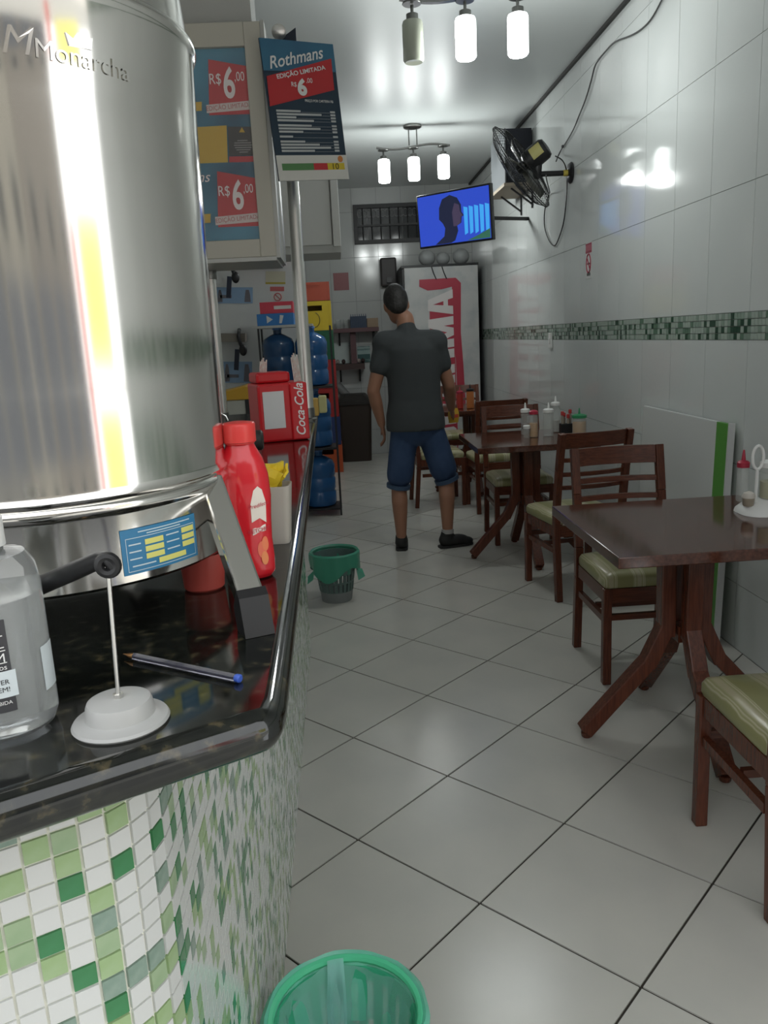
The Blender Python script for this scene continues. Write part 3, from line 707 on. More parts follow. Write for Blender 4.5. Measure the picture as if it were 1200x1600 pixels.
# price board
SL = PY(436.5, 283, 2.96); SR = PY(545, 280, 3.13); STp = PY(424.5, 62, 2.96)
xa = (SR-SL); SW = xa.length; xa.normalize(); za = (STp-SL); SH = za.length; za.normalize(); ya = za.cross(xa).normalized(); za = xa.cross(ya)
bd = thing('price_board', 'navy cigarette price board with red band and white bottom strip on the post', 'sign', SL)
mm = Matrix((xa, ya, za)).transposed().to_4x4(); bd.rotation_euler = mm.to_euler()
navy = mat('board_navy', (.022, .042, .068), .3)
brd = part('board', MB().rect(0, SW, 0, SH, 0, .006), navy, bd)
def sp_(pix): # board fractions from photo pixels
    out = []
    for u, v in pix:
        t = (v-62-(u-425)*.11)/(221-(u-425)*.09); fx = (u-(425+12*t))/(112-3*t); out.append((fx*SW, (1-t)*SH))
    return out
part('sky_field', MB().flat([(0, SH), (0, SH*.78), (SW, SH*.80), (SW, SH)], -.0012, -.0002), mat('board_blue', (.05, .17, .27), .3, col2=(.04, .11, .20), nscale=4), bd)
part('red_band', MB().flat(sp_([(432, 166), (533, 144), (532, 96), (431, 120)]), -.0026, -.0014), mat('board_red', (.50, .035, .04), .35), bd)
part('white_strip', MB().rect(0, SW, 0, SH*.185, -.0026, -.0002), mat('board_white', (.66, .65, .61), .4), bd)
for tx, u_, v_, wf, hf, sh_x, bo_, an in (('Rothmans', 477, 93, .78, .085, .35, .012, .20), ('EDIÇÃO LIMITADA', 483, 115, .70, .046, 0, .02, .19), ('6', 482, 138, .13, .125, 0, .05, 0), ('R$', 470, 134, .07, .038, 0, .01, 0), (',00', 494, 129, .085, .04, 0, 0, 0), ('PREÇO POR CARTEIRA R$', 507, 161, .40, .022, 0, .01, 0)):
    x, z = sp_([(u_, v_)])[0]; text_fit('lettering', tx, SW*wf, SH*hf, x, z, -.0042, ink_white, bd, sh_x, bo_, an)
mb = MB(); z = SH*.505
for k, (w_, gap) in enumerate(((.33, 0), (.62, 0), (.26, 0), (.50, 1), (.46, 0), (.58, 0), (.33, 1), (.18, 1), (.34, 0), (.54, 0), (.70, 0), (.46, 0))):
    mb.rect(SW*.09, SW*(.09+w_), z-.0035, z+.003, -.0012, -.0004); mb.rect(SW*.84, SW*.91, z-.0035, z+.003, -.0012, -.0004)
    mb.rect(SW*(.10+w_), SW*.83, z-.0035, z-.0029, -.0012, -.0004)
    z -= SH*(.0225+.013*gap)
part('print_line', mb, mat('board_print', (.50, .52, .52), .5), bd)
mb = MB(); mb.rect(SW*.06, SW*.50, SH*.075, SH*.125, -.0036, -.0028); part('green_bar', mb, mat('bar_green', (.10, .24, .09), .4), bd)
mb = MB(); mb.rect(SW*.50, SW*.70, SH*.075, SH*.125, -.0036, -.0028); part('red_bar', mb, pr_red, bd)
mb = MB(); mb.rect(SW*.70, SW*.95, SH*.075, SH*.125, -.0036, -.0028); part('yellow_bar', mb, mat('poster_yellow2', (.66, .50, .04), .4), bd)
text_fit('lettering', '10', SW*.09, SH*.045, SW*.82, SH*.100, -.0042, ink_black, bd)
mb = MB(); mb.lathe([(.011, 0), (.011, .001)], 20, (SW*.90, -.0028, SH*.155), m=Matrix.Rotation(math.pi/2, 3, 'X')); part('emblem', mb, mat('seal_orange', (.60, .22, .06), .4), bd, label='small round orange seal')
# little spotlight above the board
sp = PY(436, 50, 3.2)
sl_ = thing('clip_spotlight', 'small dark clip spotlight with shiny rim above the price board', 'spotlight', sp)
mb = MB(); mb.lathe([(.018, 0), (.026, .01), (.026, .022), (.020, .026)], 24, m=Matrix.Rotation(math.pi/2+.3, 3, 'X')); part('head', mb, alu, sl_, smooth=True)
mb = MB(); mb.flat([(-.03, -.035), (.06, -.035), (.06, .02), (.02, -.005)], .02, .05); part('bracket', mb, mat('dark_navy', (.02, .03, .05), .5), sl_)

# ================================================================ CEILING LIGHTS
lit = mat('lit_glass', (.9, .95, .93), .4, emit=(.95, 1.0, .985), es=9.)
unlit = mat('unlit_glass', (.42, .44, .36), .18, coat=.3)
def ceiling_light(label, loc, rz, on):
    t = thing('ceiling_light', label, 'ceiling light', loc, rz)
    q = MB(); q.lathe([(.075, -.022), (.08, -.018), (.08, -.002)], 32); part('canopy', q, chrome_dark, t, smooth=True)
    for x in (-.035, .035):
        q = MB(); q.tube([(x, 0, -.02), (x, 0, -.165)], .006, 8); part('stem', q, chrome_dark, t, smooth=True)
    L = .325
    q = MB(); P_ = []
    for k in range(21):
        x = -L+2*L*k/20; P_.append((x, .0, -.175+.017*math.sin(x/L*math.pi*1.0)))
    for a, b in zip(P_, P_[1:]): q.beam(a, b, .030, .012)
    part('bar', q, chrome_dark, t)
    for k, x in enumerate((-.265, 0, .265)):
        z = -.182+.017*math.sin(x/L*math.pi)
        q = MB(); q.lathe([(.046, 0), (.048, .003), (.046, .008)], 24, (x, 0, z-.010)); part('cup_plate', q, chrome_dark, t, smooth=True)
        q = MB(); q.tube([(x, 0, z-.012), (x, 0, z-.05)], .008, 8); part('spindle', q, chrome_dark, t, smooth=True)
        q = MB(); q.lathe([(.030, 0), (.030, .028), (.022, .032)], 20, (x, 0, z-.082)); part('socket', q, chrome_dark, t, smooth=True)
        pr_ = [(.020, -.270), (.044, -.272), (.052, -.262), (.0525, -.10), (.048, -.086), (.034, -.080)]
        q = MB(); q.lathe([(r, zz+z+.0) for r, zz in pr_], 32, (x, 0, 0)); part('shade', q, lit if on[k] else unlit, t, smooth=True, label=None if on[k] else 'unlit cloudy glass shade')
        if on[k]:
            ld = bpy.data.lights.new('bulb', 'POINT'); ld.energy = 11; ld.shadow_soft_size = .06; ld.color = (.95, 1., .98)
            lo = bpy.data.objects.new('bulb', ld); C.objects.link(lo); lo.parent = t; lo.location = (x, 0, z-.34)
    return t
ceiling_light('three-shade wavy bar ceiling light with one unlit shade', (.735, 4.36, CEIL), .02, (0, 1, 1))
ceiling_light('three-shade wavy bar ceiling light with all shades lit above the television', (.775, 7.50, CEIL), .02, (1, 1, 1))

# ================================================================ TELEVISION
TL, TR = PY(653, 347, 7.25), PY(768, 332, 6.75)
tv = thing('television', 'flat wall television showing a blue picture with a dark head', 'television', ((TL+TR)/2), rot=(math.radians(4), 0, math.atan2(TR.y-TL.y, TR.x-TL.x)))
tw = (TR-TL).length; th = .435
mb = MB(); mb.bb((-tw/2, 0, -th/2), (tw/2, .045, th/2)); part('housing', mb, black_pl, tv, bev=.006)
sw, sh = tw/2-.014, th/2-.016
def em(name, c, e=1.0): return mat(name, (.01, .01, .01), .2, emit=c, es=e)
scr = part('screen', MB().rect(-sw, sw, -sh, sh, -.003, -.0005), em('screen_blue', (.03, .08, .62), .85), tv)
for k in range(5):
    x = sw*(.30+.145*k); part('picture_bar', MB().flat([(x, -sh*.75), (x+sw*.09, -sh*.68), (x+sw*.11, sh*.30), (x, sh*.36)], -.0045, -.0035), em('screen_cyan', (.05, .36, .85), 1.), scr)
part('picture_green', MB().flat([(sw*.35, -sh*.98), (sw*.99, -sh*.98), (sw*.99, -sh*.62), (sw*.7, -sh*.80)], -.0052, -.0046), em('screen_green', (.04, .16, .10), .8), scr)
head = [(-.55, -1), (-.10, -1), (.02, -.92), (.12, -.55), (.10, -.35), (.22, -.25), (.24, -.02), (.30, .02), (.24, .18), (.24, .45), (.14, .75), (-.06, .90), (-.28, .78), (-.38, .45), (-.40, .0), (-.30, -.18), (-.24, -.38), (-.28, -.70)]
part('picture_head', MB().flat([(x*sw, z*sh*.99) for x, z in head], -.0065, -.0055), em('screen_dark', (.012, .016, .045), .9), scr, label='dark head in profile')
part('picture_face', MB().flat([(x*sw, z*sh) for x, z in [(.0, -.35), (.10, -.35), (.20, -.25), (.22, -.02), (.27, .02), (.20, .2), (.19, .45), (.06, .55), (-.02, .2)]], -.0075, -.0068), em('screen_face', (.06, .045, .09), .9), scr)
inv = tv.matrix_basis.inverted(); wp_ = inv @ Vector((WX-.004, 7.35, TL.z)); arm = MB(); arm.beam((0, .062, 0), wp_, .028, .028); part('wall_arm', arm, black_pl, tv)
mb = MB(); mb.bb((-.12, .0455, -.1), (.12, .06, .1)); part('mount_plate', mb, chrome_dark, tv)

# ================================================================ SPEAKER BOX ON SHELF
s0 = PY(789, 200, 7.15); s1 = PY(789, 288, 7.15)
spk = thing('speaker_box', 'black box loudspeaker with grey side on a high wall shelf', 'speaker', ((s0.x+WX-.01)/2, 7.15, s1.z))
w_ = WX-.01-s0.x; hS = s0.z-s1.z
mb = MB(); mb.bb((-w_/2+.004, 0.02, 0), (w_/2, .62, hS)); part('cabinet', mb, mat('speaker_navy', (.010, .012, .020), .5), spk, bev=.004)
mb = MB(); mb.bb((-w_/2-.006, .0, 0), (-w_/2+.003, .60, hS)); part('side_panel', mb, mat('silver_grey', (.17, .18, .19), .4), spk)
mb = MB(); mb.bb((-w_/2+.02, .004, .03), (w_/2-.01, .0185, hS-.02)); part('grille', mb, mat('grille_black', (.012, .014, .022), .7, bump=.4, bscale=160), spk)
sh_ = thing('wall_shelf', 'pale wooden shelf under the black loudspeaker', 'shelf', (spk.location.x, 7.10, s1.z-.026))
mb = MB(); mb.bb((-w_/2-.03, -.02, 0), (w_/2+.009, .66, .0255)); part('board', mb, mat('pale_wood', (.30, .25, .19), .6), sh_)
for y in (.08, .5):
    mb = MB(); mb.beam((-w_/2+.05, y, -.002), (w_/2+.005, y, -.14), .014, .014); mb.bb((w_/2-.004, y-.01, -.17), (w_/2+.006, y+.01, -.001)); part('bracket', mb, black_pl, sh_)

# ================================================================ WALL FAN
fb = PX(893, 270, WX)
fan = thing('wall_fan', 'black wall fan with wire cage and yellow motor label', 'fan', (WX, fb.y, fb.z))
Rx = Matrix.Rotation(-math.pi/2, 3, 'Y')
mb = MB(); mb.lathe([(.070, 0), (.074, .006), (.062, .022), (.030, .030)], 32, m=Rx); part('wall_plate', mb, black_pl, fan, smooth=True)
mb = MB(); mb.lathe([(.022, .0302), (.022, .062)], 20, m=Rx); part('yellow_collar', mb, mat('collar_yellow', (.45, .36, .06), .4), fan, smooth=True)
mb = MB(); mb.tube([(-.0622, 0, 0), (-.25, 0, 0)], .019, 14); part('arm', mb, black_pl, fan, smooth=True)
ax = Vector((-.74, .40, -.52)).normalized(); hub = Vector((-.245, -.02, .135))
q = ax.to_track_quat('Z', 'Y').to_matrix()
mb = MB(); mb.cap((-.25, 0, -.005), (-.25, -.01, .07), .03, .035); part('pivot', mb, black_pl, fan, smooth=True)
mb = MB(); mb.lathe([(.03, -.075), (.062, -.07), (.075, -.05), (.078, .03), (.072, .10), (.05, .115)], 28, hub, m=q); mot = part('motor', mb, black_pl, fan, smooth=True)
mb = MB(); mlp = [(.0785, -.04), (.0795, .05)]
vc_ = q.transposed() @ (O-fan.location-hub); al_ = math.atan2(vc_.y, vc_.x)+.35
pt = wrap_patch(mlp, al_-.55, al_+.55, -.045, .040, .0015, 10, 1)
mb.add([q @ Vector(v)+hub for v in pt.v], pt.f); part('motor_label', mb, mat('label_yellow', (.42, .38, .14), .5), mot, smooth=True)
cc = hub+ax*.14
mb = MB(); RCg = .335
def cage_pt(r, a, zz): return cc+q @ Vector((r*math.cos(a), r*math.sin(a), zz))
for rr, zz in ((RCg, 0), (RCg, .012), (.27, .058), (.19, .082), (.10, .095), (.27, -.045), (.19, -.062), (.10, -.07)):
    mb.tube([cage_pt(rr, 2*math.pi*k/40, zz) for k in range(40)], .0035 if rr == RCg else .0022, 5, closed=True)
for k in range(64):
    a = 2*math.pi*k/64
    mb.tube([cage_pt(.05, a, .099), cage_pt(.17, a, .082), cage_pt(.28, a, .052), cage_pt(RCg, a, .006)], .0013, 4)
    mb.tube([cage_pt(.06, a, -.072), cage_pt(.17, a, -.062), cage_pt(.28, a, -.04), cage_pt(RCg, a, .006)], .0013, 4)
part('cage', mb, mat('cage_wire', (.02, .02, .02), .4, .3), fan, smooth=False, fix=False)
mb = MB(); mb.lathe([(.05, .098), (.05, .104), (.01, .108)], 24, cc, m=q); part('cage_badge', mb, black_pl, fan, smooth=True)
mb = MB(); mb.lathe([(.035, -.03), (.04, .0), (.035, .04), (.01, .05)], 20, cc, m=q); part('hub', mb, black_pl, fan, smooth=True)
for k in range(3):
    mb = MB(); P_ = []
    for i in range(7):
        r = .035+.225*i/6; wd = .05+.085*math.sin(math.pi*min(1, .15+i/7)); a0 = k*2*math.pi/3
        for sgn in (-1, 1):
            a = a0+sgn*wd/max(r, .09)*.62; P_.append(cc+q @ Vector((r*math.cos(a), r*math.sin(a), sgn*.022)))
    mb.add(P_, [(2*i, 2*i+1, 2*i+3, 2*i+2) for i in range(6)])
    bl_ = part('blade', mb, mat('blade_grey', (.10, .10, .085), .3), fan, smooth=True); so = bl_.modifiers.new('thick', 'SOLIDIFY'); so.thickness = .003
# fan cords
mb = MB()
W_ = lambda u, v, o=.011: tuple(PX(u, v, WX-o))
pts = [W_(868, 244, .2), W_(878, 250, .12), W_(884, 262, .05), W_(886, 285, .012), W_(884, 320), W_(880, 350), W_(872, 375), W_(866, 384), W_(858, 376), W_(851, 355), W_(851, 330), W_(857, 305), W_(859, 300, .05), W_(855, 285, .16), W_(853, 274, .29)]
def smooth_pts(p, n=4):
    p = [Vector(a) for a in p]; out = []
    for i in range(len(p)-1):
        a, b, c, d = p[max(i-1, 0)], p[i], p[i+1], p[min(i+2, len(p)-1)]
        for k in range(n):
            t = k/n; out.append(.5*((2*b)+(c-a)*t+(2*a-5*b+4*c-d)*t*t+(3*b-a-3*c+d)*t**3))
    return out+[p[-1]]
mb.tube(smooth_pts(pts), .0045, 6); tag(part('fan_cord', mb, black_pl, smooth=True), 'black cord looping down the tiled wall below the fan', 'cord')
mb = MB(); pts = [W_(1040, -12), W_(1020, 26), W_(1003, 45), W_(985, 56), W_(962, 65), W_(948, 78), W_(931, 100), W_(924, 125), W_(915, 155), W_(905, 180), W_(897, 200), W_(886, 220), W_(878, 232), W_(872, 244, .03), W_(869, 252, .12)]
mb.tube(smooth_pts(pts), .0048, 6); mb.ell(PX(879, 229, WX-.016), (.010, .016, .012), 8, 6)
tag(part('power_cable', mb, mat('cable_grey', (.05, .05, .05), .6), smooth=True), 'dark twisted power cable running down the tiled wall to the fan', 'cable')

# ================================================================ WALL SIGN AND SWITCH
sa, sb_ = PX(915, 381, WX), PX(925.5, 434, WX)
ns = thing('no_smoking_sign', 'small white no-smoking sticker with red header on the tiled wall', 'sign', (WX-.0005, (sa.y+sb_.y)/2, (sa.z+sb_.z)/2), -math.pi/2)
w2, h2 = .065, (sa.z-sb_.z)/2
bo = part('sticker', MB().rect(-w2, w2, -h2, h2, -.0012, -.0002), mat('sticker_white', (.62, .62, .61), .4), ns)
part('red_header', MB().rect(-w2, w2, h2*.42, h2*.96, -.0022, -.0014), mat('sticker_red', (.42, .10, .13), .4), ns)
mb = MB()
for z in (.46, .88): mb.rect(-w2, w2, h2*z, h2*(z+.08), -.0030, -.0024)
part('red_rule', mb, mat('rule_red', (.30, .02, .05), .4), ns)
mb = MB(); mb.tube([(w2*.72*math.cos(a), -.0024, -h2*.15+w2*.95*math.sin(a)) for a in [i*math.pi/12 for i in range(24)]], .0045, 5, closed=True); mb.tube([(-w2*.5, -.003, -h2*.15+w2*.6), (w2*.5, -.003, -h2*.15-w2*.6)], .004, 5)
part('symbol_ring', mb, mat('rule_red'), ns, label='struck-through ring')
mb = MB(); mb.rect(-w2*.5, w2*.5, -h2*.22, -h2*.12, -.0022, -.0014); mb.rect(-w2*.6, w2*.6, -h2*.84, -h2*.68, -.0022, -.0014); part('print_line', mb, mat('sticker_grey', (.10, .11, .10), .4), ns)
sw_ = PX(862, 532, WX)
ss = thing('switch_plate', 'narrow white switch plate on the mosaic band', 'switch', (WX-.001, sw_.y, sw_.z))
mb = MB(); mb.bb((-.018, -.035, -.062), (0, .035, .062)); part('plate', mb, white_pl, ss, bev=.004)
mb = MB(); mb.bb((-.024, -.014, -.022), (-.0182, .014, .022)); part('rocker', mb, white_pl, ss, bev=.002)

# ================================================================ BEER COOLER
FYq = 9.52
f0, f1 = PY(627, 415, FYq), PY(748, 413, FYq)
fr = thing('upright_beer_cooler', 'tall upright beer cooler with white lettering on red swoosh', 'cooler', ((f0.x+f1.x)/2, FYq, 0))
fw, fh = f1.x-f0.x, f0.z
mb = MB(); mb.bb((-fw/2, .062, .06), (fw/2, .72, fh)); part('cabinet', mb, mat('cooler_black', (.012, .013, .014), .4), fr, bev=.01)
mb = MB(); mb.bb((-fw/2+.03, .0, .10), (fw/2-.012, .06, fh-.03)); dr_ = part('door', mb, mat('cooler_silver', (.47, .47, .46), .35, col2=(.36, .38, .39), nscale=5, noise=(.45, .7)), fr, bev=.006)
mb = MB(); mb.bb((-fw/2, .03, fh-.028), (fw/2, .0618, fh)); part('top_trim', mb, mat('cooler_black'), fr)
for x in (-fw/2+.06, fw/2-.06):
    mb = MB(); mb.bb((x-.03, .1, 0), (x+.03, .16, .06)); part('foot', mb, black_pl, fr)
def c3(u, v): p = PY(u, v, FYq); return p.x-fr.location.x, p.z
Q = lambda pix, a, b: MB().flat([c3(*p) for p in pix], a, b)
sw1 = part('red_swoosh', Q([(655, 437), (712, 434), (720, 442), (720, 520), (724, 570), (728, 640), (716, 640), (712, 560), (708, 520), (706, 448), (690, 452), (668, 454), (655, 448)], -.004, -.001), mat('beer_red', (.38, .035, .06), .35), dr_)
# lettering reads upwards, white with red gaps
la = c3(707, 452); lb_ = c3(714, 700)
bgp = part('red_field', Q([(671, 470), (708, 452), (716, 700), (674, 700)], -.003, -.0008), mat('beer_red'), dr_)
glyph = {'B': [[(0, 0), (.34, 0), (.34, 1), (0, 1)], [(.3, 0), (.85, 0), (.95, .1), (.95, .17), (.3, .17)], [(.3, .42), (.9, .42), (.9, .58), (.3, .58)], [(.3, .83), (.95, .83), (.95, .9), (.85, 1), (.3, 1)], [(.62, .1), (.95, .1), (.95, .46), (.62, .46)], [(.62, .54), (.95, .54), (.95, .9), (.62, .9)]],
 'R': [[(0, 0), (.34, 0), (.34, 1), (0, 1)], [(.3, .42), (.9, .42), (.9, .58), (.3, .58)], [(.3, .83), (.95, .83), (.95, .9), (.85, 1), (.3, 1)], [(.62, .5), (.95, .5), (.95, .9), (.62, .9)], [(.62, 0), (.98, 0), (.86, .45), (.5, .45)]],
 'A': [[(0, 0), (.34, 0), (.54, 1), (.28, 1)], [(.66, 0), (1, 0), (.72, 1), (.46, 1)], [(.2, .2), (.8, .2), (.75, .38), (.25, .38)]],
 'H': [[(0, 0), (.36, 0), (.36, 1), (0, 1)], [(.64, 0), (1, 0), (1, 1), (.64, 1)], [(.3, .4), (.7, .4), (.7, .6), (.3, .6)]],
 'M': [[(0, 0), (.27, 0), (.27, 1), (0, 1)], [(.73, 0), (1, 0), (1, 1), (.73, 1)], [(.38, 0), (.58, 0), (.27, 1), (.1, 1)], [(.42, 0), (.62, 0), (.9, 1), (.73, 1)]]}
Lz = la[1]-lb_[1]; Lx = .33; mb = MB(); pos = 0.; wsum = sum(1.25 if c_ == 'M' else 1. for c_ in 'BRAHMA')+.07*5
for c_ in 'BRAHMA':
    wl = 1.25 if c_ == 'M' else 1.
    for gi, poly in enumerate(glyph[c_]):
        vs = []
        for px_, py_ in poly:
            tt = (pos+px_*wl)/wsum; vs.append((lb_[0]+(la[0]-lb_[0])*tt-py_*Lx*(1-.12*tt), -.0065-.0005*gi, lb_[1]+Lz*tt-.03*py_))
        mb.add(vs, [tuple(range(len(vs)))])
    pos += wl+.07
part('lettering', mb, mat('beer_white', (.62, .58, .57), .4), dr_, fix=False, label='white beer name running up the door')
mb = MB()
for x, z0 in ((-.10, 0), (.02, 0)): mb.tube(smooth_pts([(x, -.004, fh-.03), (x+.02, -.012, fh-.10), (x+.05, -.006, fh-.17)]), .006, 6)
part('hanging_strap', mb, black_pl, fr, smooth=True)
for i, (u, v, r) in enumerate(((667, 400, .10), (692, 401, .082), (720, 400, .10))):
    c = PY(u, v, FYq+.22); mb = MB(); mb.ell((0, 0, 0), (r, r*.9, r*.92), 20, 12)
    o = part('wrapped_bundle', mb, mat('grey_bag', (.30, .31, .31), .5, bump=.5, bscale=9), smooth=True); o.location = (c.x, c.y, fh+r*.915)
    tag(o, ('larger pale plastic-wrapped bundle on top of the beer cooler', 'smaller pale wrapped bundle beside the larger one on the cooler', 'knotted pale wrapped bundle at the wall side of the cooler top')[i], 'bundle', 'wrapped bundles on the cooler')

# ================================================================ BACK CORNER: CRATES, WATER BOTTLES, SHELVES
crx, cry = (PZ(520, 735).x), 9.0
crate_cols = [('orange', (.40, .07, .02)), ('navy', (.02, .035, .12)), ('red', (.30, .02, .02)), ('red', (.30, .02, .02)), ('green', (.01, .08, .035)), ('yellow', (.50, .36, .02)), ('orange-red', (.35, .06, .03))]
zz = 0.; base_h = .318
p0 = PZ(494, 738); p1_ = PZ(537, 736); cw = .37; ccx = p1_.x-cw/2
lbls = ['orange plastic bottle crate at the foot of the crate stack', 'navy blue bottle crate with white emblem in the stack', 'red bottle crate directly on the navy crate', 'red bottle crate under the dark green crate', 'dark green bottle crate in the stack', 'yellow bottle crate with round mark near the top of the stack', 'orange-red crate on top of the crate stack']
for i, (cn, col) in enumerate(crate_cols):
    lean = -.006*i
    hgt = base_h if i < 6 else .20
    t = thing('bottle_crate', lbls[i], 'crate', (ccx+lean, 9.22, zz), 0, 'bottle crates in the stack')
    m_ = mat('crate_'+cn, col, .4); wd = .012
    q = MB(); q.bb((-cw/2, -cw/2, 0), (cw/2, cw/2, .012)); part('bottom', q, m_, t)
    for s_ in (-1, 1):
        q = MB(); q.bb((s_*cw/2, -cw/2, .012), (s_*(cw/2-wd), cw/2, hgt-.004)); part('side', q, m_, t)
        if s_ > 0: q = MB(); q.bb((-cw/2+wd, cw/2-wd, .012), (cw/2-wd, cw/2, hgt-.004)); part('back', q, m_, t)
    q = MB(); a, b = -cw/2+wd, cw/2-wd; y0, y1 = -cw/2, -cw/2+wd
    hz0, hz1 = hgt*.66, hgt*.84
    q.bb((a, y0, .012), (b, y1, hz0)); q.bb((a, y0, hz1), (b, y1, hgt-.004)); q.bb((a, y0, hz0), (-.085, y1, hz1)); q.bb((.085, y0, hz0), (b, y1, hz1)); part('front', q, m_, t)
    for x in (-cw/2+.012, cw/2-.012):
        q = MB(); q.bb((x-.012, -cw/2-.006, .004), (x+.012, -cw/2-.0003, hgt-.004)); part('corner_rib', q, m_, t)
    if i == 5:
        q = MB(); q.tube([(-.02+.075*math.cos(a), -cw/2-.002, .115+.085*math.sin(a)) for a in [math.radians(-200+14*k) for k in range(20)]], .005, 6); part('round_mark', q, mat('mark_olive', (.12, .09, .01), .5), t)
    if i == 1:
        q = MB(); q.rect(-.12, .03, .15, .175, -cw/2-.003, -cw/2-.0005); q.flat([(-.09, .04), (-.05, .04), (-.06, .135), (-.11, .13)], -cw/2-.003, -cw/2-.0005); q.flat([(-.03, .05), (.02, .08), (.04, .13), (-.02, .12)], -cw/2-.003, -cw/2-.0005); part('emblem', q, mat('emblem_pale', (.28, .30, .36), .5), t)
    zz += hgt+.0005
# water gallons on a rack
def gallon(loc, label, dark):
    t = thing('water_bottle', label, 'water bottle', loc, 0, 'twenty-litre water bottles on the rack')
    pr_ = [(.10, 0), (.128, .012), (.135, .03), (.135, .12), (.129, .13), (.129, .145), (.135, .155), (.135, .24), (.129, .25), (.129, .265), (.135, .275), (.135, .36), (.12, .40), (.06, .435), (.035, .445), (.035, .475)]
    q = MB(); q.lathe(pr_, 28); part('body', q, mat('water_blue', (.03, .13, .34), .15, trans=.25) if not dark else mat('water_blue_shaded', (.02, .07, .17), .2, trans=.2), t, smooth=True)  # darker copy of the blue paints shadow onto one column of bottles
    q = MB(); q.lathe([(.036, .4755), (.04, .476), (.04, .492), (.03, .494)], 18); part('cap', q, mat('cap_blue', (.10, .22, .5), .4), t, smooth=True)
GYq = 6.9
rack = thing('bottle_rack', 'dark steel rack holding big blue water bottles', 'rack', (-.31, GYq, 0))
for z in (.05, .575, 1.095):
    q = MB(); q.bb((-.33, -.15, z), (.265, .15, z+.018)); part('shelf', q, mat('rack_black', (.02, .02, .022), .5), rack)
for x in (-.325, .262):
    for y in (-.145, .145):
        q = MB(); q.bb((x-.008, y-.008, 0), (x+.008, y+.008, 1.604)); part('upright', q, mat('rack_black', (.02, .02, .022), .5), rack)
q = MB(); q.bb((-.36, -.16, 1.605), (.12, .16, 1.625)); part('top_shelf', q, mat('grey_panel'), rack)
ga = PY(452, 540, GYq).x; gb = PY(486, 540, GYq).x
if gb-ga < .275: ga = gb-.275
for r, z in enumerate((.0685, .5935, 1.1135)):
    for c_, x in enumerate((ga, gb)):
        lv = ('bottom', 'middle', 'top')[r]
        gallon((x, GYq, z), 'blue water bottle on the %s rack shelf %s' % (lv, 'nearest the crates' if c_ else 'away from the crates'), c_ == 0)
def carton(x, y, z, w_, d_, h_, col, label, mark):
    t = thing('carton', label, 'box', (x, y, z))
    q = MB(); q.bb((-w_/2, -d_/2, 0), (w_/2, d_/2, h_)); part('box', q, mat(label[:16], col, .4), t, bev=.002)
    q = MB()
    if mark == 'tri': q.flat([(-.07, h_*.2), (-.02, h_*.5), (-.07, h_*.85)], -d_/2-.002, -d_/2-.0005); q.flat([(.03, h_*.15), (.05, h_*.15), (.07, h_*.8), (.04, h_*.85)], -d_/2-.002, -d_/2-.0005)
    else: q.rect(-.02, .12, h_*.35, h_*.65, -d_/2-.002, -d_/2-.0005)
    part('print', q, mat('carton_print', (.60, .58, .56), .5), t)
bx = PY(432, 500, GYq).x
carton(bx, GYq-.02, 1.6255, .30, .22, .095, (.03, .16, .42), 'blue carton with pale triangle print on the rack top', 'tri')
carton(bx+.015, GYq-.02, 1.721, .27, .20, .092, (.55, .05, .08), 'pinkish red carton lying on the blue carton', 'bar')
# display unit behind the counter
DY = 7.45
d0 = PY(325, 640, DY); d1 = PY(478, 640, DY)
du = thing('display_unit', 'white back bar display unit with pale blue header strips', 'display', ((d0.x+d1.x)/2, DY, 0))
dw = d1.x-d0.x
q = MB(); q.bb((-dw/2, 0, 0), (dw/2, .06, 2.35)); part('back_panel', q, mat('unit_white', (.56, .57, .56), .5), du)
def c4(u, v): p = PY(u, v, DY); return p.x-du.location.x, p.z
Q4 = lambda pix, a, b: MB().flat([c4(*p) for p in pix], a, b)
for (u0, u1, v0, v1) in ((338, 395, 449, 474), (349, 394, 565, 598)):
    st_ = part('header_strip', Q4([(u0, v1), (u1, v1), (u1, v0), (u0, v0)], -.006, -.001), mat('strip_blue', (.24, .36, .52), .4), du)
    for (a, b) in ((u0+2, u0+10), (u1-13, u1-3)):
        part('printed_figure', Q4([(a, v1-2), (b, v1-2), (b-1, v0+12), (b-3, v0+4), (a+2, v0+4), (a+1, v0+12)], -.009, -.007), mat('figure_grey', (.16, .15, .17), .5), st_)
    part('print_bar', Q4([(u0+6, v1-8), (u0+24, v1-8), (u0+24, v1-13), (u0+6, v1-13)], -.009, -.007), mat('figure_grey'), st_)
for (v0, v1) in ((521, 534),):
    q = Q4([(344, v1), (386, v1), (386, v0), (344, v0)], -.16, -.001); part('ledge', q, mat('ledge_brown', (.20, .18, .15), .5), du)
q = Q4([(366, 416), (444, 416), (440, 406), (370, 406)], -.12, -.001); part('red_canopy', q, mat('canopy_red', (.22, .02, .025), .5), du)
q = Q4([(415, 444), (446, 444), (446, 424), (415, 424)], -.004, -.001); nb = part('notice', q, mat('notice_cream', (.50, .48, .36), .5), du)
q = Q4([(415, 444), (446, 444), (446, 441), (415, 441)], -.006, -.0045); part('yellow_rule', q, mat('rule_yellow', (.40, .32, .05), .5), nb)
q = Q4([(422, 455), (444, 455), (444, 448), (422, 448)], -.004, -.001); part('red_notice_header', q, mat('notice_red', (.50, .12, .12), .5), du)
q = Q4([(424, 470), (444, 470), (444, 456), (424, 456)], -.004, -.001); nn = part('white_notice', q, mat('notice_white', (.60, .58, .55), .5), du)
cx_, cz_ = c4(434, 464); q = MB(); q.tube([(cx_+.032*math.cos(a), -.006, cz_+.032*math.sin(a)) for a in [i*math.pi/10 for i in range(20)]], .005, 5, closed=True); q.tube([(cx_-.022, -.006, cz_+.022), (cx_+.022, -.006, cz_-.022)], .004, 5); part('symbol_ring', q, mat('notice_red'), nn)
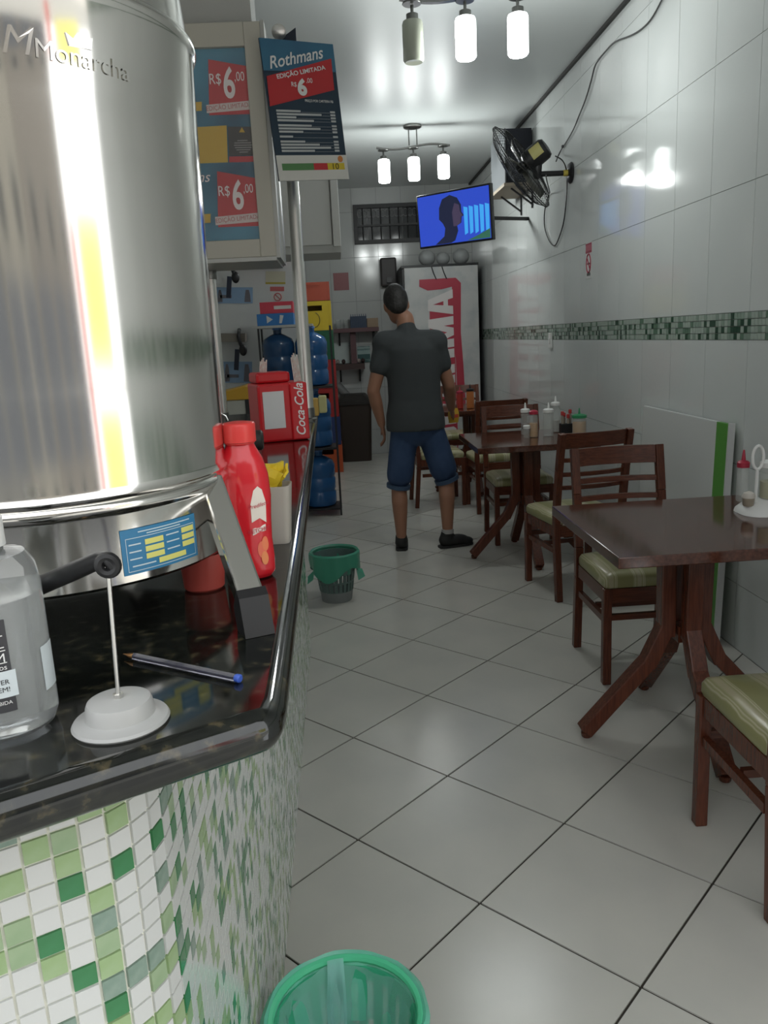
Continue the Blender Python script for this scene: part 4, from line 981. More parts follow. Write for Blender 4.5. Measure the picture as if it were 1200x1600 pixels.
for (u, v, s_) in ((362, 428, 'upper'), (374, 542, 'lower')):
    c = PY(u, v, DY-.21); hk = thing('hanging_strap', 'black strap with buckle hanging at the %s header of the display unit' % s_, 'strap', c)
    q = MB(); q.tube(smooth_pts([(-.01, .18, .15), (0, .05, .12), (.0, 0, .08), (.02, 0, 0)]), .016, 8); part('strap', q, black_pl, hk, smooth=True)
    q = MB(); q.ell((.03, 0, -.03), (.035, .02, .05), 12, 8); part('buckle', q, black_pl, hk, smooth=True)
    q = MB(); q.beam((-.02, 0, -.02), (-.045, 0, -.20), .04, .015); part('tail', q, mat('strap_navy', (.015, .02, .04), .5), hk)
# chest with yellow lid
ya_, yb_ = PY(352, 622, 6.1), PY(393, 622, 6.1)
ch = thing('white_chest', 'white chest cabinet with a yellow domed lid behind the counter', 'cabinet', ((ya_.x+yb_.x)/2-.08, 6.1, 0))
wc = yb_.x-ya_.x+.16
q = MB(); q.bb((-wc/2, 0, 0), (wc/2, .5, ya_.z-.02)); part('body', q, mat('chest_white', (.40, .40, .36), .5), ch, bev=.006)
q = MB(); q.bb((wc/2-.05, -.012, .02), (wc/2-.008, -.0005, ya_.z-.02)); part('black_edge', q, black_pl, ch)
q = MB(); z0 = ya_.z-.0195
q.flat([(-wc/2-.01, z0), (wc/2+.01, z0), (wc/2+.01, z0+.09), (wc/2-.05, z0+.10), (0, z0+.07), (-wc/2-.01, z0+.04)], -.01, .5); part('lid', q, mat('lid_yellow', (.50, .28, .02), .4), ch, bev=.008)
# shelves on the back wall
def wshelf(u0, u1, v, th_, dep, col, label):
    a = PY(u0, v, BY-dep); b = PY(u1, v, BY-dep); t = thing('wall_shelf', label, 'shelf', ((a.x+b.x)/2, BY-.002, a.z)); w_ = (b.x-a.x)/2
    q = MB(); q.bb((-w_, -dep, -th_), (w_, 0, 0)); part('board', q, mat(label[:12], col, .5), t)
    for x in (-w_+.06, w_-.06):
        q = MB(); q.flat([(0, 0), (.001, 0), (.001, 0), (0, 0)], 0, .001) if False else None
        q = MB(); q.beam((x, -.012, -th_-.002), (x, -.012, -th_-.16), .02, .02, (0, 1, 0)); q.beam((x, -.02, -th_-.15), (x, -dep*.8, -th_-.008), .016, .016); part('bracket', q, black_pl, t)
    return t, w_
s1_, sw1_ = wshelf(522, 592, 514, .05, .28, (.10, .045, .05), 'reddish brown upper shelf on the back wall behind the man')
s2_, sw2_ = wshelf(524, 570, 570, .07, .30, (.055, .030, .028), 'dark lower shelf on the back wall behind the man')
q = MB(); px = PY(552, 540, BY-.1); q.bb((-.035, -.14, -.0), (.035, -.04, .50)); 
o = part('wooden_post', q, mat('post_brown', (.10, .045, .05), .5)); o.location = (px.x, BY-.06, s2_.location.z+.001); o.scale.z = (s1_.location.z-.052-s2_.location.z)/.5; tag(o, 'reddish brown upright board between the two back shelves', 'upright')
for i, u in enumerate((529, 541)):
    c = PY(u, 512, BY-.14); q = MB(); q.lathe([(.03, 0), (.036, .11), (.0345, .11), (.029, .004)], 18); g_ = part('drinking_glass', q, thin_pl, smooth=True); g_.location = (c.x, BY-.15, s1_.location.z+.0005)
    tag(g_, 'clear drinking glass on the upper back shelf', 'glass', 'drinking glasses on the back shelf')
c = PY(560, 505, BY-.14); t = thing('blue_rack', 'small dark blue ribbed rack on the upper back shelf', 'rack', (c.x, BY-.15, s1_.location.z+.0005))
q = MB(); q.bb((-.10, -.07, 0), (.10, .07, .14)); part('box', q, mat('rack_blue', (.01, .03, .07), .4), t)
q = MB()
for k in range(8): q.bb((-.095+.026*k, -.078, 0), (-.087+.026*k, -.0702, .165))
part('rib', q, mat('rack_blue'), t)
c = PY(582, 508, BY-.14); q = MB(); q.bb((-.07, -.06, 0), (.07, .06, .11)); o = part('tan_box', q, mat('tan_card', (.30, .22, .15), .7), bev=.004); o.location = (c.x, BY-.15, s1_.location.z+.0005); tag(o, 'tan cardboard box beside the blue rack on the back shelf', 'box')
c = PY(533, 540, BY-.02); q = MB(); q.bb((-.095, -.012, -.13), (.095, 0, .13)); o = part('pale_tray', q, mat('tray_pale', (.42, .47, .46), .4)); o.location = (c.x, BY-.003, s2_.location.z+.135); tag(o, 'pale tray leaning on the wall above the lower back shelf', 'tray')
c = PY(568, 543, BY-.02); q = MB(); q.bb((-.08, -.012, -.10), (.08, 0, .10)); o = part('teal_carton', q, mat('carton_teal', (.28, .38, .37), .4, col2=(.03, .09, .09), nscale=9, noise=(.48, .52), stretch=(.1, .1, 1))); o.location = (c.x, BY-.003, s2_.location.z+.105); tag(o, 'teal banded carton standing on the lower back shelf', 'carton')
random.seed(5)
for i in range(4):
    c = PY((528, 537, 561, 567.5)[i], 568, BY-.2); q = MB(); q.ell((0, 0, .030), (.025, .034, .030), 12, 8); o = part('bowl', q, mat('bowl_%d' % (i % 2), ((.30, .24, .22), (.04, .02, .02))[i % 2], .4), smooth=True)
    o.location = (c.x, BY-.2, s2_.location.z+.0005); tag(o, ('pale small bowl on the lower back shelf', 'dark small bowl on the lower back shelf')[i % 2], 'bowl', ('pale bowls on the lower shelf', 'dark bowls on the lower shelf')[i % 2])
c = PY(533, 440, BY); q = MB(); q.bb((-.095, -.006, -.105), (.095, 0, .105)); o = part('red_plaque', q, mat('plaque_red', (.22, .06, .065), .4)); o.location = (c.x, BY-.0005, c.z); tag(o, 'square dull red plaque on the back wall tiles', 'plaque')
# dark bin and slanted pipe by the back wall
c = PZ(557, 712); t = thing('dark_bin', 'dark brown plastic bin with lid against the back wall', 'bin', (c.x, BY-.42, 0))
q = MB(); loft(q, [(rrect(.36, .34, .05), 0), (rrect(.42, .40, .06), .70)], True, True); part('body', q, mat('bin_brown', (.030, .020, .015), .6), t, smooth=True)
q = MB(); loft(q, [(rrect(.45, .43, .06), .7005), (rrect(.45, .43, .06), .74), (rrect(.30, .28, .06), .82)], True, True); part('lid', q, mat('bin_lid', (.020, .017, .015), .5), t, smooth=True)
q = MB(); a = PY(527, 601, BY-.05); b = PY(551, 628, BY-.05); q.tube([a, b], .05, 12); o = part('drain_pipe', q, mat('pipe_grey', (.20, .20, .20), .5), smooth=True); tag(o, 'grey slanted drain pipe on the back wall above the dark bin', 'pipe')
# small hood / unlit box above shelf (back wall extractor)
a, b = PY(592, 392, BY-.3), PY(620, 445, BY-.3)
t = thing('dark_dispenser', 'dark wall dispenser beside the beer cooler', 'dispenser', ((a.x+b.x)/2+.02, BY-.002, b.z))
q = MB(); q.bb((-.10, -.12, 0), (.10, 0, .34)); part('body', q, mat('dispenser_dark', (.04, .035, .035), .5), t, bev=.02)
q = MB(); q.bb((-.03, -.16, .04), (.03, -.1205, .10)); part('lever', q, black_pl, t)

# ================================================================ TABLES AND CHAIRS
stripe = bpy.data.materials.new('striped_seat'); stripe.use_nodes = True; nt = stripe.node_tree; b = nt.nodes['Principled BSDF']
tc = nt.nodes.new('ShaderNodeTexCoord'); wv = nt.nodes.new('ShaderNodeTexWave'); wv.inputs['Scale'].default_value = 2.6; wv.bands_direction = 'X'; wv.inputs['Distortion'].default_value = .6; wv.inputs['Detail'].default_value = 3; wv.inputs['Detail Scale'].default_value = 2.0
cr = nt.nodes.new('ShaderNodeValToRGB'); cr.color_ramp.elements[0].color = (.27, .26, .12, 1); cr.color_ramp.elements[0].position = .60
cr.color_ramp.elements[1].color = (.42, .38, .25, 1); cr.color_ramp.elements[1].position = .98
for p_, c_ in ((.66, (.50, .46, .32, 1)), (.72, (.29, .28, .13, 1)), (.80, (.52, .48, .34, 1)), (.88, (.30, .29, .14, 1))): cr.color_ramp.elements.new(p_).color = c_
nt.links.new(tc.outputs['Object'], wv.inputs['Vector']); nt.links.new(wv.outputs[0], cr.inputs[0]); nt.links.new(cr.outputs[0], b.inputs['Base Color']); b.inputs['Roughness'].default_value = .28
def make_chair(label):
    t = thing('dining_chair', label, 'chair', (0, 0, 0), 0, 'wooden dining chairs')
    w_, d_ = .43, .43; L = .036; sh_ = .425
    for sx in (-1, 1):
        x = sx*(w_/2-L/2)
        q = MB(); q.beam((x, d_/2-L/2, 0), (x, d_/2-L/2, sh_), L, L, (0, 1, 0)); part('leg', q, wood, t, bev=.004)
        yb = -d_/2+L/2
        q = MB()
        for (y0, z0), (y1, z1) in zip(((yb-.03, 0), (yb, .36), (yb, .50), (yb-.035, .74)), ((yb, .36), (yb, .50), (yb-.035, .74), (yb-.075, .945))):
            q.beam((x, y0, z0), (x, y1, z1), L, L, (0, 1, 0))
        part('leg', q, wood, t, bev=.003)
        q = MB(); q.bb((x-.010, yb+.03, .27), (x+.010, d_/2-L-.0005, .298)); part('stretcher', q, wood, t)
        q = MB(); q.bb((x-.011, yb+.02, .365), (x+.011, d_/2-L-.0005, .424)); part('apron', q, wood, t)
    xi = w_/2-L-.0006
    for y in (d_/2-L/2, -d_/2+L/2):
        q = MB(); q.bb((-xi, y-.011, .365), (xi, y+.011, .424))
        if y > 0: q.flat([(-.03, .365), (.03, .365), (0, .348)], y-.008, y+.008)
        part('apron', q, wood_h, t)
    q = MB(); q.bb((-xi, d_/2-L/2-.010, .285), (xi, d_/2-L/2+.010, .310)); part('stretcher', q, wood_h, t)
    q = MB(); q.bb((-xi, -.01, .272), (xi, .01, .296)); part('stretcher', q, wood_h, t)
    def rail(z0, z1, yo, name):
        q = MB(); n = 10; v = []
        for k in range(n+1):
            x = -xi+2*xi*k/n; cv = -.028*(1-(x/xi)**2)
            for y_, z_ in ((-.009, z0), (.009, z0), (.009, z1), (-.009, z1)): v.append((x, yo+cv+y_-(z_-.72)*.19, z_))
        f = [(4*k+i, 4*k+(i+1) % 4, 4*k+4+(i+1) % 4, 4*k+4+i) for k in range(n) for i in range(4)]+[(0, 1, 2, 3), tuple(4*n+i for i in (3, 2, 1, 0))]
        q.add(v, f); part(name, q, wood_h, t, bev=.002)
    yb = -d_/2+L/2-.030
    rail(.865, .945, yb, 'top_rail')
    for z in (.63, .705, .785): rail(z, z+.024, yb, 'slat')
    q = MB(); n = 12; v = []
    for sec, (ins, z) in enumerate(((.004, .4255), (.0, .436), (.0, .462), (.010, .480), (.045, .490), (.12, .494))):
        pass
    loft(q, [(rrect(w_-.012-2*i_, d_-.05-2*i_, .02), z) for i_, z in ((.004, .4255), (0, .436), (0, .460), (.008, .476), (.035, .488), (.10, .493))], True, True)
    q.v = [(x, y+.018, z) for x, y, z in q.v]
    part('seat_cushion', q, stripe, t, smooth=True, label='olive striped seat cushion')
    return t
G_ = 'wooden dining chairs'
ch0 = make_chair('wooden chair with striped seat at the street end of the condiment caddy table')
ch0.location = (1.208, 1.91, 0); ch0.rotation_euler = (0, 0, .0)
dup(ch0, (1.255, 3.305, 0), math.pi, 'wooden slat-back chair between the white leaning panel and its table, seat under the table')
dup(ch0, (1.305, 4.43, 0), .17, 'wooden chair in front of the leaning panel, pulled up to the sauce bottle table')
dup(ch0, (1.255, 5.64, 0), math.pi, 'wooden chair facing the sauce bottle table from its cooler side')
dup(ch0, (1.29, 6.70, 0), .05, 'wooden chair with its back to the sauce bottle table')
dup(ch0, (1.27, 8.28, 0), math.pi, 'wooden chair nearest the beer cooler')
dup(ch0, (.84, 7.06, 0), -math.pi/2+.04, 'dark wooden chair behind the man, sideways to the last table')
def make_table(label):
    t = thing('pedestal_table', label, 'table', (0, 0, 0), 0, 'wooden pedestal tables')
    q = MB(); q.bb((-.38, -.385, .763), (.38, .385, .80)); part('table_top', q, wood_top, t, bev=.003)
    q = MB(); q.bb((-.16, -.16, .727), (.16, .16, .7625)); part('top_plate', q, wood, t, bev=.004)
    for sx, sy in ((-1, 0), (1, 0), (0, 1), (0, -1)):
        q = MB(); pts = [(.055, .671), (.055, .40), (.075, .33), (.30, .0)]
        # leg: straight upper post then splayed foot
        u = Vector((sx, sy, 0)).normalized()
        q.beam(u*.07+Vector((0, 0, .7265)), u*.065+Vector((0, 0, .38)), .058, .052, u)
        q.beam(u*.066+Vector((0, 0, .42)), u*.135+Vector((0, 0, .27)), .0572, .0535, u)
        q.beam(u*.125+Vector((0, 0, .29)), u*.365+Vector((0, 0, .025)), .056, .052, u)
        q.lathe([(.018, 0), (.022, .022)], 10, u*.355)
        part('leg', q, wood, t, bev=.004)
    q = MB(); q.bb((-.032, -.032, .36), (.032, .032, .42)); part('hub_block', q, wood, t)
    return t
tb = make_table('dark wooden pedestal table with a condiment caddy beside the leaning panel')
def tloc(u, v): p = PZ(u, v, .745); return p
n1 = PZ(966, 862, .745); n2 = PZ(757, 696, .745)
tb.location = (1.195, 2.675, 0)
dup(tb, (1.195, 5.15, 0), 0, 'dark wooden pedestal table crowded with sauce bottles')
t3 = dup(tb, (1.25, 7.55, 0), 0, 'dark wooden pedestal table beyond the man near the beer cooler')
T1, T2 = tb.location, Vector((n2.x+.405, n2.y+.41, 0))
ZT_ = .8005

# ---- leaning white panel with green edge
pa, pb_ = PX(1003, 640, 1.71), PX(1136, 661, 1.71)
lp = thing('leaning_panel', 'white board panel with a green edge stripe leaning against the tiled wall', 'panel', (1.715, 0, 0))
y0, y1 = pb_.y, pa.y
m_ = Matrix.Rotation(.028, 3, 'Y')
q = MB(); q.box((.0, (y0+.115+y1)/2, .52), (.022, y1-y0-.115, 1.03), m_); part('board', q, mat('panel_white', (.56, .57, .56), .35), lp, bev=.002)
q = MB(); q.box((.0, y0+.057, .52), (.022, .1135, 1.03), m_); part('green_stripe', q, mat('stripe_green', (.09, .28, .05), .4), lp)
q = MB(); q.box((.0, y0-.006, .52), (.028, .012, 1.04), m_); part('edge_strip', q, mat('panel_white'), lp)

# ---- condiments
def squeeze(loc, label, body, liquid, lid, fill, h_=.14, r=.027, tip=True, group=None, dome=False):
    t = thing('sauce_bottle', label, 'bottle', loc, 0, group)
    pr_ = [(r*.85, 0), (r, .004), (r, h_*.9), (r*.9, h_)]
    q = MB(); q.lathe(pr_, 24); part('body', q, body, t, smooth=True)
    if liquid:
        q = MB(); q.lathe([(r*.80, .002), (r*.93, .006), (r*.93, h_*fill)], 20); part('sauce', q, liquid, t, smooth=True)
    lp_ = [(r*1.05, h_+.0003), (r*1.05, h_+.018), (r*.75, h_+.024)]
    if tip: lp_ += [(.008, h_+.026), (.0035, h_+.062), (.002, h_+.064)]
    else: lp_ += [(r*.5, h_+.027), (.002, h_+.028)]
    q = MB(); q.lathe(lp_, 20); part('cap', q, lid, t, smooth=True)
    return t
clr = mat('clear_bottle', (.62, .64, .62), .15, alpha=.35)
lidw = white_pl; lidr = mat('lid_red', (.40, .02, .05), .35); lidg = mat('lid_green', (.03, .25, .10), .35)
must = mat('mustard', (.60, .27, .02), .4); oil = mat('oil', (.42, .38, .16), .2); dark = mat('soy', (.02, .014, .012), .3)
def on2(u, v): p = PZ(u, v, ZT_); return (p.x, p.y, ZT_)
squeeze(on2(821, 679), 'clear squeeze bottle with pointed white cap behind the toothpick pot', clr, None, lidw, 0, .15, .03)
squeeze(on2(834, 683), 'mustard bottle with crimson cap on the crowded table', clr, must, lidr, .62, .15, .028, False)
squeeze(on2(857, 681), 'clear squeeze bottle with pointed white cap beside the soy pot', clr, None, lidw, 0, .155, .034)
squeeze(on2(868, 675), 'tall clear dispenser bottle with slanted white spout', clr, mat('pale_sauce', (.55, .54, .50), .4), lidw, .45, .18, .03)
squeeze(on2(905, 679), 'amber sauce tub with green lid and red tip', clr, mat('amber', (.55, .28, .06), .35), lidg, .80, .11, .046, True)
tk = thing('toothpick_pot', 'small white-capped toothpick pot at the front of the sauce bottles', 'pot', on2(823, 684))
q = MB(); q.lathe([(.018, 0), (.020, .004), (.020, .06)], 18); part('body', q, clr, tk, smooth=True)
q = MB(); q.lathe([(.023, .0603), (.023, .078), (.018, .082)], 18); part('cap', q, lidw, tk, smooth=True)
bkt = thing('sauce_basket', 'black basket holding small red-capped sauce bottles', 'basket', on2(885, 678))
q = MB(); q.bb((-.042, -.03, 0), (.042, .03, .07)); part('tray', q, black_pl, bkt, bev=.004)
for i, (x, y, z) in enumerate(((-.03, -.012, .0), (-.012, .014, -.012), (.008, -.012, -.02), (.028, .012, .008))):
    o = thing('pepper_sauce_bottle', 'small pepper sauce bottle with red cap in the black basket', 'bottle', (bkt.location.x+x, bkt.location.y+y, ZT_+.0705), 0, 'pepper sauce bottles in the basket')
    q = MB(); q.lathe([(.010, 0), (.010, .04+z), (.006, .055+z)], 12); part('neck', q, mat('pepper_glass', (.30, .25, .20), .2), o, smooth=True)
    q = MB(); q.lathe([(.011, .0553+z), (.011, .078+z), (.008, .082+z)], 12); part('cap', q, mat('cap_red2', (.40, .03, .03), .4), o, smooth=True)
# napkin paper under the table edge? none. caddy on the front table
cq = PZ(1192, 803, ZT_)
cd_ = thing('condiment_caddy', 'white plastic condiment caddy with ring handle at the edge of the table', 'caddy', (cq.x+.02, cq.y+.03, ZT_))
q = MB(); loft(q, [(rrect(.19, .17, .06), 0), (rrect(.185, .165, .06), .012), (rrect(.15, .13, .05), .030), (rrect(.07, .06, .025), .050)], True, True); part('base', q, white_pl, cd_, smooth=True)
q = MB(); q.tube([(-.045, -.02, .04), (-.043, -.02, .16)], .006, 10); q.tube([(-.043+.020*math.cos(a), -.02, .205+.042*math.sin(a)) for a in [i*math.pi/12 for i in range(24)]], .0055, 8, closed=True); part('handle', q, white_pl, cd_, smooth=True)
kx, ky = cd_.location.x, cd_.location.y
o = squeeze((kx-.062, ky+.045, ZT_+.036), 'clear bottle with crimson heart-shaped cap in the white caddy', clr, None, lidr, 0, .125, .021, True)
squeeze((kx+.015, ky-.005, ZT_+.0505), 'oil squeeze bottle with pointed white cap in the white caddy', clr, oil, lidw, .55, .115, .036)
sc_ = thing('salt_shaker', 'small cream salt shaker in the white caddy', 'shaker', (kx-.072, ky-.022, ZT_+.031))
q = MB(); q.lathe([(.016, 0), (.019, .004), (.021, .030)], 18); part('body', q, mat('shaker_tan', (.36, .31, .24), .4), sc_, smooth=True)
q = MB(); q.lathe([(.0225, .0303), (.0225, .038), (.018, .048), (.004, .054)], 18); part('cap', q, mat('shaker_cream', (.62, .58, .52), .4), sc_, smooth=True)
# bottle on the far table
p3_ = PY(731, 607, 7.38)
squeeze((p3_.x+.02, 7.38, ZT_), 'orange sauce bottle with black cap on the table near the beer cooler', mat('orange_sauce', (.55, .18, .05), .3), None, black_pl, 0, .16, .035)
squeeze((p3_.x-.07, 7.42, ZT_), 'red sauce bottle with red cap on the table near the beer cooler', mat('redsauce', (.45, .04, .03), .3), None, lidr, 0, .14, .03)

# ================================================================ WASTE BASKETS
def basket(label, loc, hgt, r0, r1, m_body, m_rim, low=None, zones=((.22, .40), (.44, .60))):
    t = thing('waste_basket', label, 'basket', loc)
    pr = lambda z: r0+(r1-r0)*z/hgt
    n = 40
    def shell(z0, z1): 
        q = MB(); q.lathe([(pr(z0), z0), (pr(z1), z1), (pr(z1)-.004, z1), (pr(z0)-.004, z0), (pr(z0), z0)], n, cap=False); return q
    q = shell(0, hgt*.22); q.lathe([(pr(0)-.004, .003), (.001, .003)], n, cap=False); part('base', q, low or m_body, t, smooth=True)
    q = MB()
    for (z0, z1) in [(hgt*a_, hgt*b_) for a_, b_ in zones]:
        for k in range(24):
            a = 2*math.pi*k/24
            q.beam((pr(z0)*math.cos(a)*.99, pr(z0)*math.sin(a)*.99, z0), (pr(z1)*math.cos(a)*.99, pr(z1)*math.sin(a)*.99, z1), .018, .004, (math.cos(a), math.sin(a), 0))
    part('slats', q, m_body, t)
    q = shell(hgt*zones[0][1], hgt*zones[1][0]); s = shell(hgt*zones[1][1], hgt*.965); q.add(s.v, s.f); part('wall', q, m_body, t, smooth=True)
    q = MB(); q.tube([((r1+.006)*math.cos(2*math.pi*k/n), (r1+.006)*math.sin(2*math.pi*k/n), hgt) for k in range(n)], .009, 8, closed=True); part('rim', q, m_rim, t, smooth=True)
    return t, pr
gpl = mat('green_plastic', (.04, .20, .13), .4); gbag = mat('green_bag', (.05, .27, .18), .35)
c = PZ(527, 940)
b1_, pr = basket('green slatted waste basket lined with a green bag by the counter foot', (c.x+.0, c.y+.05, 0), .285, .088, .128, mat('grey_green_plastic', (.10, .155, .145), .45), gpl, mat('grey_plastic2', (.20, .215, .215), .5))
def bag(t, r1, hgt, drop, m_, name='bag_liner'):
    q = MB(); n = 48; v = []
    random.seed(11)
    secs = [(-.02, -.12), (-.006, -.05), (.002, .004), (.012, .013), (.020, .004), (.019, -.03), (.017, -drop)]
    for i, (dr_, dz) in enumerate(secs):
        for k in range(n):
            a = 2*math.pi*k/n; wob = .004*math.sin(7*a+i)+.003*math.sin(13*a-i*.7)
            ddz = dz*(1+.35*math.sin(3*a+1)) if i == len(secs)-1 else dz
            r = r1+dr_+wob*(1 if i in (0, 1, 5, 6) else .3); v.append((r*math.cos(a), r*math.sin(a), hgt+ddz))
    q.add(v, [(i*n+k, i*n+(k+1) % n, (i+1)*n+(k+1) % n, (i+1)*n+k) for i in range(len(secs)-1) for k in range(n)])
    return part(name, q, m_, t, smooth=True)
bag(b1_, .128, .285, .11, gbag)
q = MB(); q.add([(.12, -.06, .20), (.155, -.05, .19), (.17, -.07, .15), (.13, -.08, .13)], [(0, 1, 2, 3)]); q.add([(-.12, -.05, .20), (-.16, -.04, .16), (-.165, -.06, .12), (-.13, -.08, .15)], [(0, 1, 2, 3)])
o = part('bag_corner', q, gbag, b1_); so = o.modifiers.new('thick', 'SOLIDIFY'); so.thickness = .002
cA, cB, cT = PZ(408, 1600, .30), PZ(650, 1600, .30), PZ(548, 1492, .30)
rr = .132
b2_, pr = basket('bright green waste basket with translucent green bag in front of the mosaic counter', (cT.x-.012, cT.y-rr-.012, 0), .30, .095, rr, mat('green_plastic2', (.06, .45, .26), .4), mat('green_rim', (.10, .60, .33), .35), None, ((.22, .52), (.56, .88)))
q = bag(b2_, rr, .30, .10, mat('teal_bag', (.18, .66, .48), .25, alpha=.7))
q2 = MB(); n = 40; v = []
random.seed(4)
for i, (f_, z) in enumerate(((.97, .295), (.94, .24), (.86, .16), (.78, .08), (.55, .03), (.02, .02))):
    for k in range(n):
        a = 2*math.pi*k/n; r = (rr*f_)*(1+.035*math.sin(5*a+i*1.3)+.02*math.sin(11*a-i)) if i < 5 else .002
        v.append((r*math.cos(a)*.96, r*math.sin(a)*.96, z+.006*math.sin(4*a+i)))
q2.add(v, [(i*n+k, i*n+(k+1) % n, (i+1)*n+(k+1) % n, (i+1)*n+k) for i in range(5) for k in range(n)])
part('bag_inside', q2, mat('teal_film', (.40, .74, .68), .25, alpha=.38), b2_, smooth=True)
q = MB(); nn_, mm2 = 14, 7; v = []
for i in range(nn_+1):
    t_ = i/nn_; z_ = .314-.25*t_; rf = rr*(1.0-.06*math.sin(math.pi*min(1, t_*3)))-.010-.055*t_*t_
    for j in range(mm2+1):
        a = 1.72+.10*t_+(j/mm2-.5)*(.26+.10*math.sin(3*t_)); r_ = rf-.006*math.sin(math.pi*j/mm2*3)*min(1, 4*t_); v.append((r_*math.cos(a), r_*math.sin(a), z_))
q.add(v, [(i*(mm2+1)+j, i*(mm2+1)+j+1, (i+1)*(mm2+1)+j+1, (i+1)*(mm2+1)+j) for i in range(nn_) for j in range(mm2)])
part('bag_fold', q, mat('pale_teal', (.40, .76, .72), .3, alpha=.55), b2_, smooth=True)

# ================================================================ MAN SEEN FROM BEHIND
MY = 5.50
def mp(u, v, y=MY): return PY(u, v, y)
man = thing('person', 'person in dark grey t-shirt, denim shorts and black shoes walking away', 'person', (.53, MY, 0))
off = man.location
skin = mat('skin_tan', (.30, .145, .09), .5); shirt_m = mat('charcoal_cotton', (.042, .047, .050), .85, bump=.25, bscale=14); denim = mat('blue_denim', (.020, .045, .105), .8, col2=(.035, .065, .14), nscale=9)
def LB(mb_, name, m_, vox=.012, sm=6):
    mb2 = MB(); mb2.v = [tuple(Vector(p)-off) for p in mb_.v]; mb2.f = mb_.f
    o = part(name, mb2, m_, man)
    r = o.modifiers.new('remesh', 'REMESH'); r.mode = 'VOXEL'; r.voxel_size = vox; r.use_smooth_shade = True
    s_ = o.modifiers.new('smooth', 'SMOOTH'); s_.iterations = sm; s_.factor = .5
    return o
hipL, hipR = Vector((.44, MY, .88)), Vector((.60, MY, .88))
kneeL = Vector((mp(624, 768).x, MY+.03, .47)); ankL = Vector((mp(627, 838).x, MY-.01, .10))
kneeR = Vector((mp(698, 752).x, MY+.03, .50)); ankR = Vector((mp(699, 832).x, MY-.02, .12))
chest = Vector((.50, MY+.01, 1.30)); neck = Vector((.475, MY+.01, 1.53)); headc = Vector((mp(620, 474).x, MY+.075, mp(620, 474).z))
shL, shR = Vector((.325, MY, 1.445)), Vector((.665, MY, 1.435))
elL, elR = Vector((mp(583, 612).x, MY-.01, 1.13)), Vector((mp(703, 603).x, MY+.05, 1.14))
wrL, wrR = Vector((mp(597, 665).x, MY+.05, .90)), Vector((mp(712, 645).x, MY+.22, .965))
bd_ = MB()
bd_.ell((.51, MY, 1.0), (.165, .115, .16)); bd_.ell((.505, MY, 1.15), (.16, .11, .20)); bd_.ell((.50, MY, 1.32), (.185, .12, .20))
bd_.cap(shL, shR, .075, .075); bd_.cap((.485, MY, 1.42), (.472, MY+.03, 1.60), .068, .060)
for h_, k_, a_ in ((hipL, kneeL, ankL), (hipR, kneeR, ankR)):
    bd_.cap(h_, k_, .085, .058); mid = k_.lerp(a_, .35)+Vector((0, -.018, 0)); bd_.cap(k_, mid, .055, .058); bd_.cap(mid, a_, .057, .037)
for s_, e_, w_ in ((shL, elL, wrL), (shR, elR, wrR)):
    bd_.cap(s_, e_, .058, .044); bd_.cap(e_, e_.lerp(w_, .35), .044, .045); bd_.cap(e_.lerp(w_, .35), w_, .045, .029)
# head
tl = Euler((-.30, -.10, .12)).to_matrix()
bd_.ell(headc, (.077, .098, .122), 20, 14, tl); bd_.ell(headc+tl @ Vector((0, .035, -.06)), (.058, .065, .07), 16, 10, tl)
bd_.ell(headc+tl @ Vector((0, .104, -.015)), (.014, .020, .026), 10, 8, tl)      # nose
for sx in (-1, 1):
    bd_.ell(headc+tl @ Vector((sx*.079, -.004, -.015)), (.011, .024, .034), 10, 8, tl)   # ears
    bd_.ell(headc+tl @ Vector((sx*.032, .090, .016)), (.020, .010, .010), 10, 6, tl)     # brow / eyes
bd_.ell(headc+tl @ Vector((0, .092, -.058)), (.026, .010, .010), 10, 6, tl)              # mouth
# hands with palm, four fingers and thumb
def hand(w_, d, side, up):
    d = d.normalized(); s_ = side.normalized(); n = d.cross(s_).normalized()*up
    palm = w_+d*.055
    mm_ = Matrix((s_, n, d)).transposed()
    bd_.ell(palm, (.040, .017, .052), 12, 10, mm_)
    for i, (x, L_) in enumerate(((-.030, .062), (-.011, .074), (.009, .070), (.028, .055))):
        b0 = palm+s_*x+d*.040; b1 = b0+d*L_*.45+n*.006; b2 = b1+d*L_*.34+n*.018; b3 = b2+d*L_*.18+n*.018
        bd_.cap(b0, b1, .0098, .0092, 8); bd_.cap(b1, b2, .0092, .0086, 8); bd_.cap(b2, b3, .0086, .0078, 8)
    t0 = w_+d*.03-s_*.030; t1 = t0+d*.030-s_*.026+n*.008; t2 = t1+d*.030-s_*.006+n*.010
    bd_.cap(t0, t1, .013, .0105, 8); bd_.cap(t1, t2, .0105, .009, 8)
hand(wrL, wrL-elL+Vector((0, .02, -.03)), Vector((0, -1, 0)), 1)
hand(wrR, wrR-elR+Vector((.04, .06, 0)), Vector((0, -.3, -1)), 1)
for a_ in (ankL, ankR): bd_.cap(a_, a_+Vector((0, .03, -.05)), .037, .032)
LB(bd_, 'body', skin, .0085, 3)
hr = MB(); hr.ell(headc+tl @ Vector((0, -.014, .022)), (.085, .098, .112), 20, 14, tl); hr.ell(headc+tl @ Vector((0, -.055, -.03)), (.066, .052, .065), 16, 10, tl)
LB(hr, 'hair', mat('dark_hair', (.012, .010, .009), .6, bump=.5, bscale=60), .01, 3)
sh_ = MB()
sh_.lathe([(.10, .845), (.208, .852), (.203, .95), (.182, 1.06), (.183, 1.18), (.192, 1.30), (.192, 1.40), (.15, 1.47), (.05, 1.50)], 28, (.512, MY, 0), sy=.70)
